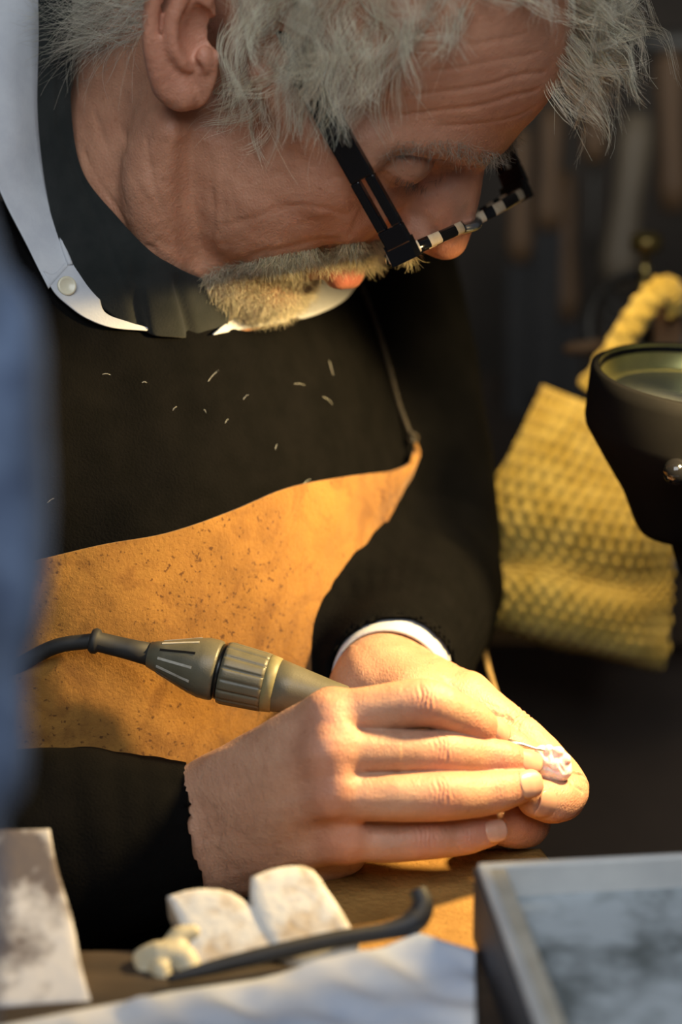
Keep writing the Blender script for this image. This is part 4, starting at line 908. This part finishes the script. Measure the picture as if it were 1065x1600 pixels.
for nm, a in (('wall', (0, LX, 0, .45)), ('wall', (0, LX, LY - .45, LY)), ('wall', (0, .45, .45, LY - .45)), ('wall', (LX - .45, LX, .45, LY - .45))):
    V, F = twall(*a); o = mesh_obj(nm, V, F, M_TIN, tray, smooth=False); md = o.modifiers.new('soft', 'BEVEL'); md.width = .0012; md.segments = 2
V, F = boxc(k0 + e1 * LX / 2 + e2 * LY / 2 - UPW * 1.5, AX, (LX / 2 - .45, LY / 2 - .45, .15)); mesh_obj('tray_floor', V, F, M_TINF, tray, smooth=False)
V, F = boxc(k0 + e2 * LY / 2 - UPW * (hw + .12) - e1 * .06, AX, (.06, LY / 2, hw - .14)); mesh_obj('outer_shade_plate', V, F, mat('tin_side_shade', (.035, .036, .045, 1), (.06, .06, .07, 1), scale=20, rough=.6), tray, smooth=False)  # dark plate over the left outer wall, its shade put into the colour
V, F = boxc(k0 + e1 * (.45 + .3) + e2 * LY / 2 - UPW * .35, AX, (.3, LY / 2 - .45, .25)); mesh_obj('inner_lip', V, F, mat('worn_lip', (.36, .33, .27, 1), (.5, .47, .4, 1), scale=40, rough=.5), tray, smooth=False)

# grey slab leaning in the left corner
def prism(front, back): n = len(front); return np.concatenate([front, back]), [tuple(range(n)), tuple(range(2 * n - 1, n - 1, -1))] + [(i, n + i, n + (i + 1) % n, (i + 1) % n) for i in range(n)]
M_SLAB = mat('mottled_grey_stone', (.13, .105, .10, 1), (.60, .58, .58, 1), rough=.75, scale=30, bump=.3, contrast=(.43, .58))
M_BONE = mat('stained_bone', (.52, .40, .27, 1), (.74, .71, .66, 1), rough=.6, scale=55, bump=.3, contrast=(.34, .5))
g0 = onz(142, 1566, ZS); g1 = onz(-160, 1585, ZS); top = [P(-160, 1296, -11.5), P(76, 1292, -11.0)]
fr = [g0, g1] + top; nrm = unit(np.cross(fr[1] - fr[0], fr[3] - fr[0])); nrm = nrm if nrm[2] > 0 else -nrm
sl, fl_ = slab(fr, 1.6, .15, n_sub=8, amp=.05, seed=61, axis=-nrm)
tag(mesh_obj('stone_slab', sl, fl_, M_SLAB), 'mottled grey slab leaning in the lower left corner', 'slab')

def chunk(outline, w0, w1, thick, seed, m, name, label, cat, group=None):
    y = np.array([p[1] for p in outline], float); t = (y - y.min()) / (y.max() - y.min())
    pts = [P(p[0], p[1], w1 + (w0 - w1) * q) for p, q in zip(outline, t)]
    nrm = np.cross(pts[len(pts) // 3] - pts[0], pts[2 * len(pts) // 3] - pts[0]); nrm = unit(nrm); nrm = nrm if nrm[2] > 0 else -nrm
    V, F = slab(spline(pts + [pts[0]], 26)[:-1], thick, .22, n_sub=2, amp=.06, seed=seed, axis=-nrm)
    return tag(mesh_obj(name, V, F, m), label, cat, group)
chunk([(258, 1398), (300, 1386), (352, 1388), (392, 1412), (424, 1448), (446, 1488), (380, 1520), (310, 1540), (290, 1470)], -14.0, -11.6, 2.2, 71, M_BONE, 'bone_block', 'stained white bone block with square left corner beside the cream figure', 'bone block', 'bone pieces on the shelf')
chunk([(392, 1368), (432, 1353), (482, 1352), (512, 1392), (548, 1446), (560, 1480), (500, 1500), (440, 1505), (396, 1425)], -13.4, -11.2, 2.0, 75, M_BONE, 'bone_block', 'taller stained white bone block with rounded top below his wrist', 'bone block', 'bone pieces on the shelf')
cf = Field()
cf.chain([P(226, 1562, -14), P(224, 1520, -13.6), P(224, 1498, -13.3)], (.32, .26, .36), .15)
cf.chain([P(224, 1498, -13.3), P(246, 1490, -13.4), P(285, 1500, -13.2), P(300, 1530, -13.6)], (.36, .5, .62, .5), .3)
cf.chain([P(270, 1490, -13.0), P(278, 1465, -12.8), P(300, 1458, -12.6)], (.5, .42, .35), .3)
cf.chain([P(250, 1515, -13.9), P(262, 1545, -14.1)], (.4, .35), .3)
V, F = cf.mesh(.06); tag(mesh_obj('ivory_figure', V, F, mat('cream_ivory', (.44, .39, .27, 1), (.55, .50, .37, 1), rough=.5, scale=60)), 'small cream carved figure with bent legs left of the bone blocks', 'carving')
V, F = tube([P(262, 1530, -15.2), P(330, 1512, -14.8), P(420, 1490, -14.2), P(520, 1468, -13.4), P(600, 1455, -12.8), P(645, 1440, -12.4), P(660, 1415, -12.1), P(652, 1390, -11.9)], [.16, .3, .34, .34, .34, .5, .44, .36], n=14, seg=70)
tag(mesh_obj('burnisher', V, F, mat('black_iron', (.012, .012, .014, 1), (.02, .02, .024, 1), rough=.55, scale=50)), 'long black bent tool lying in front of the bone blocks', 'hand tool')
# crumpled cloth along the bottom edge
M_CLOTH = mat('pale_cloth', (.38, .46, .62, 1), (.72, .72, .74, 1), rough=.85, scale=16, contrast=(.3, .62))
nu, nv = 110, 60; gx = np.linspace(-60, 742, nu); rows = []
ridge = np.interp(gx, [-60, 0, 120, 200, 260, 400, 520, 600, 650, 690, 742], [1600, 1592, 1568, 1553, 1540, 1520, 1490, 1470, 1448, 1462, 1474])
for j in range(nv):
    t = j / (nv - 1); r = []
    for i in range(nu):
        py = ridge[i] + t * 260; q = onz(gx[i], py + 10, ZS + .25)
        hgt = .9 * math.exp(-(t / .12) ** 2) * 0 + .0; r.append(q)
    rows.append(r)
G = np.array(rows); bmp = .55 + .5 * vnoise(G, .55, 81) + .25 * vnoise(G, 1.3, 82); tt = np.linspace(0, 1, nv)[:, None]
G = G + UPW * (np.clip(bmp, .02, 3) * np.clip(tt / .08, 0, 1) + .0)[..., None]
k = nu * nv; A2 = G.reshape(-1, 3); B2 = (G - UPW * .12).reshape(-1, 3)
i, j = np.meshgrid(np.arange(nv - 1), np.arange(nu - 1), indexing='ij'); a = i * nu + j; q = np.stack([a, a + 1, a + nu + 1, a + nu], -1).reshape(-1, 4)
rim = np.array(list(range(nu)) + [r * nu + nu - 1 for r in range(1, nv)] + [(nv - 1) * nu + c for c in range(nu - 2, -1, -1)] + [r * nu for r in range(nv - 2, 0, -1)]); rn = np.roll(rim, -1)
tag(mesh_obj('cloth', np.concatenate([A2, B2]), np.concatenate([q, q[:, ::-1] + k, np.stack([rim, rim + k, rn + k, rn], -1)]), M_CLOTH), 'crumpled pale blue and white cloth spread along the bottom', 'cloth')
# denim sleeve hanging close to the viewer
dn = Field(); zb = onz(-60, 2200, ZS + .1)
dn.chain([P(-150, 250, -47), P(-95, 420, -46.5), P(-50, 620, -46), P(-55, 800, -46), P(-75, 1000, -46), P(-85, 1200, -46), P(-110, 1500, -46.), P(-120, 1790, -46.)], (1.6, 2.0, 2.2, 2.2, 2.1, 2.1, 2.1, 2.1), .3, n=24)
dn.disp(lambda p: .22 * np.sin(p[:, 0] * 3.1 + .5 * np.sin(p[:, 1] * .7)) + .2 * vnoise(p, .8, 91), P(-600, 2200, -60), P(400, 100, -30))
V, F = dn.mesh(.14)
tag(mesh_obj('denim_sleeve', V, F, fabric('blue_denim', (.045, .065, .12, 1), (.13, .18, .28, 1), bump=.4)), 'blurred blue denim sleeve hanging at the left edge', 'denim sleeve')

# ------------------------------------------------------------------ right side: lamp head, crocheted bag, machine, tools
lamp = thing('lamp_head', 'black bowl-shaped lamp head with brass ring at the right edge', 'lamp', fromW(26, -10.5, ZB))
lt = P(1094, 588, 9); lax = unit(UPW + np.array([.10, 0, 0]))
M_LBLK = mat('lamp_black', (.0016, .0016, .002, 1), (.0025, .0025, .003, 1), rough=.8, spec=.12, scale=40)
V, F = lathe([(-.3, 4.62), (.0, 4.72), (.12, 4.85), (.0, 5.05), (-.6, 5.12), (-2.4, 5.1), (-2.8, 5.0), (-4.2, 4.05), (-5.8, 2.9), (-7.4, 2.1), (-7.8, 1.8), (-7.9, 0)], lt, lax, 72, close=False); shade = mesh_obj('shade', V, F, M_LBLK, lamp)
V, F = lathe([(.05, 4.72), (-.1, 4.70), (-1.0, 4.5), (-1.1, 4.4), (-1.1, 3.6)], lt, lax, 72, close=False); mesh_obj('brass_ring', V, F, mat('brass', (.42, .40, .16, 1), (.55, .50, .2, 1), rough=.35, metal=.85, scale=60), lamp)
V, F = lathe([(-1.05, 0), (-1.05, 4.0), (-1.3, 4.0), (-1.3, 0)], lt, lax, 48, close=False); mesh_obj('glass_cover', V, F, mat('dark_glass', (.09, .10, .095, 1), rough=.2), lamp)
kb = P(1056, 737, 4.0); V, F = lathe([(-.7, .0)] + [(-.62 * math.cos(a), .62 * math.sin(a)) for a in np.linspace(.2, 2.9, 14)] + [(.62, .0)], kb, [0, .1, -1], 24, close=False); mesh_obj('knob', V, F, M_GLOSS, lamp)
V, F = tube([kb + [0, 0, .4], kb + [.3, .3, 2.6]], [.28, .28], n=10, seg=4); mesh_obj('knob_screw', V, F, M_STEEL, lamp)
le = lt - lax * 7.6; fo = fromW(26, -10.5, ZB); V, F = tube([le, le + [1.2, -2.6, .3], le + [5.4, -5, -3], fo + UPW * 3, fo + UPW * .3], [.55, .5, .5, .5, .55], n=12, seg=40); mesh_obj('gooseneck', V, F, M_LBLK, lamp)
V, F = lathe([(0, 0), (0, 3.2), (.6, 3.2), (1.0, 2.4), (1.0, 0)], fo + UPW * .02, UPW, 40, close=False); mesh_obj('base', V, F, M_LBLK, lamp)

M_YARN = mat('yellow_yarn', (.45, .30, .05, 1), (.60, .43, .10, 1), rough=.9, scale=70, bump=.5, bscale=500, sheen=.3, spec=.15)
bag = thing('crocheted_bag', 'mustard yellow crocheted bag hanging behind the lamp head', 'bag', P(930, 1010, 29))
kr = [[(846, 603, 29), (882, 618, 29), (930, 638, 29.5), (985, 658, 30), (1036, 690, 30.5)],
      [(805, 695, 28.4), (862, 712, 28), (930, 732, 28.4), (990, 745, 29), (1042, 760, 30)],
      [(757, 792, 28.4), (840, 806, 27.4), (920, 818, 27.4), (990, 824, 28.2), (1047, 828, 29.8)],
      [(769, 872, 28.8), (845, 880, 27.8), (920, 898, 28), (990, 912, 28.6), (1046, 905, 29.8)],
      [(762, 915, 28.4), (845, 925, 27.4), (920, 945, 27.4), (985, 955, 28), (1044, 950, 29.6)],
      [(772, 964, 28.8), (846, 984, 28.2), (920, 1001, 28.2), (985, 1016, 28.6), (1037, 1028, 29.8)],
      [(800, 974, 31), (860, 1004, 31.2), (920, 1016, 31.4), (975, 1026, 31.4), (1020, 1034, 31.4)]]
nu, nv = 300, 340
uu = np.linspace(0, 1, nu)[None, :]; vv = np.linspace(0, 1, nv)[:, None]
def knit(G):
    a = uu * 15 * math.tau / 1.0; r = vv * 26; row = np.floor(r); ph = (row % 2) * math.pi
    return .17 * (np.cos(a + ph) * .6 + .4) * np.abs(np.sin(r * math.pi)) ** .7 + .05 * vnoise(G, 1.6, 95) + .15 * vnoise(G, .5, 96)
V, F, _, _ = sheet([[P(*p) for p in r] for r in kr], nu, nv, .5, knit); mesh_obj('bag_panel', V, F, M_YARN, bag)
sp_ = spline([P(920, 612, 29.5), P(962, 548, 29), P(990, 502, 28.8), P(1018, 464, 28.8), P(1040, 450, 29), P(1056, 462, 29.3), P(1055, 490, 29.8)], 120)
t_, N_, B_2 = frames(sp_); an = np.linspace(0, math.tau, 24, endpoint=False); ss = np.linspace(0, 1, 120)
V = (sp_[:, None] + (.72 * (1 + .14 * np.sin(ss * 70)[:, None] * np.cos(an * 2 + ss[:, None] * 6)))[..., None] * (np.cos(an)[None, :, None] * B_2[:, None] * 1.0 + .5 * np.sin(an)[None, :, None] * N_[:, None])).reshape(-1, 3)
F = [(i * 24 + j, i * 24 + (j + 1) % 24, (i + 1) * 24 + (j + 1) % 24, (i + 1) * 24 + j) for i in range(119) for j in range(24)] + [tuple(range(23, -1, -1)), tuple(range(119 * 24, 120 * 24))]
mesh_obj('strap', V, F, M_YARN, bag)
# hand-cranked machine behind
mach = thing('grinding_machine', 'dim hand-wheel machine with brass oil cup behind the bag strap', 'machine', onz(1010, 800, ZB + .1))
M_IRON = mat('dull_iron', (.05, .044, .036, 1), (.10, .088, .07, 1), rough=.5, metal=.4, scale=30); M_WOODM = mat('mid_wood', (.12, .065, .028, 1), (.2, .11, .05, 1), rough=.6, scale=12, stretch=(1, 1, .2))
mc = P(990, 505, 38); wn_ = unit([-.45, .1, -.9]); wN = unit(np.array([0, 1., 0]) - wn_ * wn_[1]); wB = np.cross(wn_, wN)
V, F = tube([mc + 2.75 * (math.cos(a) * wN + math.sin(a) * wB) for a in np.linspace(0, math.tau, 49)], [.3], n=12, seg=97); wheel = mesh_obj('wheel', V, F, M_IRON, mach)
V, F = lathe([(-.7, .0), (-.7, .5), (.3, .7), (.8, .5), (.8, 0)], mc, wn_, 24, close=False); mesh_obj('hub', V, F, M_STEEL, wheel)
for k in range(5):
    a = k * math.tau / 5 + .4; V, F = tube([mc, mc + 2.75 * (math.cos(a) * wN + math.sin(a) * wB)], [.3, .2], n=8, seg=4); mesh_obj('spoke', V, F, M_IRON, wheel)
V, F = lathe([(0, .0), (0, .25), (.5, .42), (2.2, .34), (2.6, 0)], P(948, 540, 36.5), [-1, -.1, -.2], 20, close=False); mesh_obj('crank_handle', V, F, M_WOODM, mach)
oc = P(1006, 452, 37.4)
V, F = lathe([(0, .42), (.3, .42), (.35, .24), (.9, .2), (1.0, .36), (1.15, .36), (1.25, .2), (2.1, .2), (2.2, .6), (2.3, .88), (3.0, .9), (3.1, .8), (2.6, .7), (2.5, 0)], oc, UPW, 32); mesh_obj('oil_cup', V, F, mat('old_brass', (.35, .24, .07, 1), (.5, .36, .12, 1), rough=.3, metal=.9, scale=50), mach)
V, F = merge(boxc(P(1060, 530, 41), np.stack([fromW(1, 0, 0), fromW(0, 1, 0), UPW]), (3.2, 2.4, 1.6)), boxc(P(1060, 640, 42), np.stack([fromW(1, 0, 0), fromW(0, 1, 0), UPW]), (1.4, 1.4, 3.0))); 
bse = onz(1050, 790, ZB); mt = P(1060, 540, 41); hgt = (mt - bse) @ UPW
V, F = lathe([(.02, 4.5), (.8, 4.4), (1.2, 2.2), (hgt - 2, 1.6), (hgt - .8, 2.2), (hgt + 1.2, 2.2), (hgt + 1.5, 1.6)], mt - UPW * hgt, UPW, 32); mesh_obj('stand', V, F, M_IRON, mach)
V, F = tube([mc, mt + UPW * .3], [.6, .7], n=14, seg=6); mesh_obj('axle', V, F, M_IRON, mach)
peg = tag(mesh_obj('bag_hook', *boxc(P(1042, 507, 31.4), np.stack([fromW(1, 0, 0), fromW(0, 1, 0), UPW]), (.7, .7, 1.6)), M_WOODM, smooth=False), 'brown wooden post under the yellow bag strap', 'post')
# room behind: dark wall with hanging tools and a rail
M_WALL = mat('dark_workshop_wall', (.032, .025, .018, 1), (.07, .053, .038, 1), rough=.9, scale=6, bump=.3)
V, F = wbox(-190, 190, 100, 104, -95, 160); structure(mesh_obj('wall_back', V, F, M_WALL, smooth=False))
V, F = wbox(-190, 190, -220, 104, -95, -92); structure(mesh_obj('floor', V, F, mat('floor_boards', (.10, .068, .048, 1), (.16, .11, .08, 1), scale=5), smooth=False))
rail = P(900, 60, 74); RX = fromW(1, 0, 0)
tag(mesh_obj('tool_rail', *wbox(-20, 60, 76, 80, 30, 33), M_WOODM, smooth=False), 'wooden rail on the dark wall with hanging tools', 'rail')
M_DIRON = mat('blackened_iron', (.010, .008, .006, 1), (.02, .016, .012, 1), rough=.7)
def hanging(px, y0, y1, w, r, lean, m, name, label, cat, head_=None):
    t = thing(name, label, cat, P(px, y0, w), 'tools hanging behind the bench')
    a, b = P(px, y1, w), P(px + lean, y0, w); d = b - a; L_ = np.linalg.norm(d)
    V, F = lathe([(0, .0), (0, r * .8), (L_ * .15, r * 1.1), (L_ * .5, r * .8), (L_ * .85, r), (L_, r * .7), (L_, 0)], a, d, 20, close=False); mesh_obj('handle', V, F, m, t)
    if head_ == 'hammer':
        V, F = tube([b - RX * 2.8, b - RX * 1.2, b + RX * 1.4, b + RX * 3.0], [1.0, .9, 1.1, 1.25], n=16, seg=20); mesh_obj('hammer_head', V, F, M_IRON, t)
    elif head_ == 'file':
        V, F = boxc(a - unit(d) * 5.5, np.stack([unit(d), RX, unit(np.cross(d, RX))]), (5.5, .9, .25)); mesh_obj('blade', V, F, M_DIRON, t, smooth=False)
    else:
        V, F = tube([a, a - unit(d) * 6], [.3, .18], n=8, seg=4); mesh_obj('shank', V, F, M_IRON, t)
    return t
M_PALEW = mat('pale_wood', (.16, .12, .075, 1), (.24, .18, .11, 1), rough=.6, scale=10)
hanging(928, 60, 255, 62, .75, 4, M_WOODM, 'screwdriver', 'brown wooden handled tool hanging beneath the hair fringe', 'hand tool')
hanging(962, 180, 450, 66, 1.2, 36, M_PALEW, 'mallet', 'pale leaning wooden handle on the back wall', 'hand tool', None)
hanging(1052, 70, 330, 70, 1.0, -6, M_WOODM, 'hammer', 'hammer hanging at the upper right edge', 'hammer', 'hammer')
for q, (px, y0, y1) in enumerate(((856, 230, 420), (812, 260, 470), (884, 330, 560))):
    hanging(px, y0 - 60, y1 - 60, 68 + q, .8, 6 - q * 5, M_WOODM, 'file', ('dim file hanging right of the spectacles', 'dim file hanging nearest his chest', 'lowest of the dim files behind the machine wheel')[q], 'file', 'file')
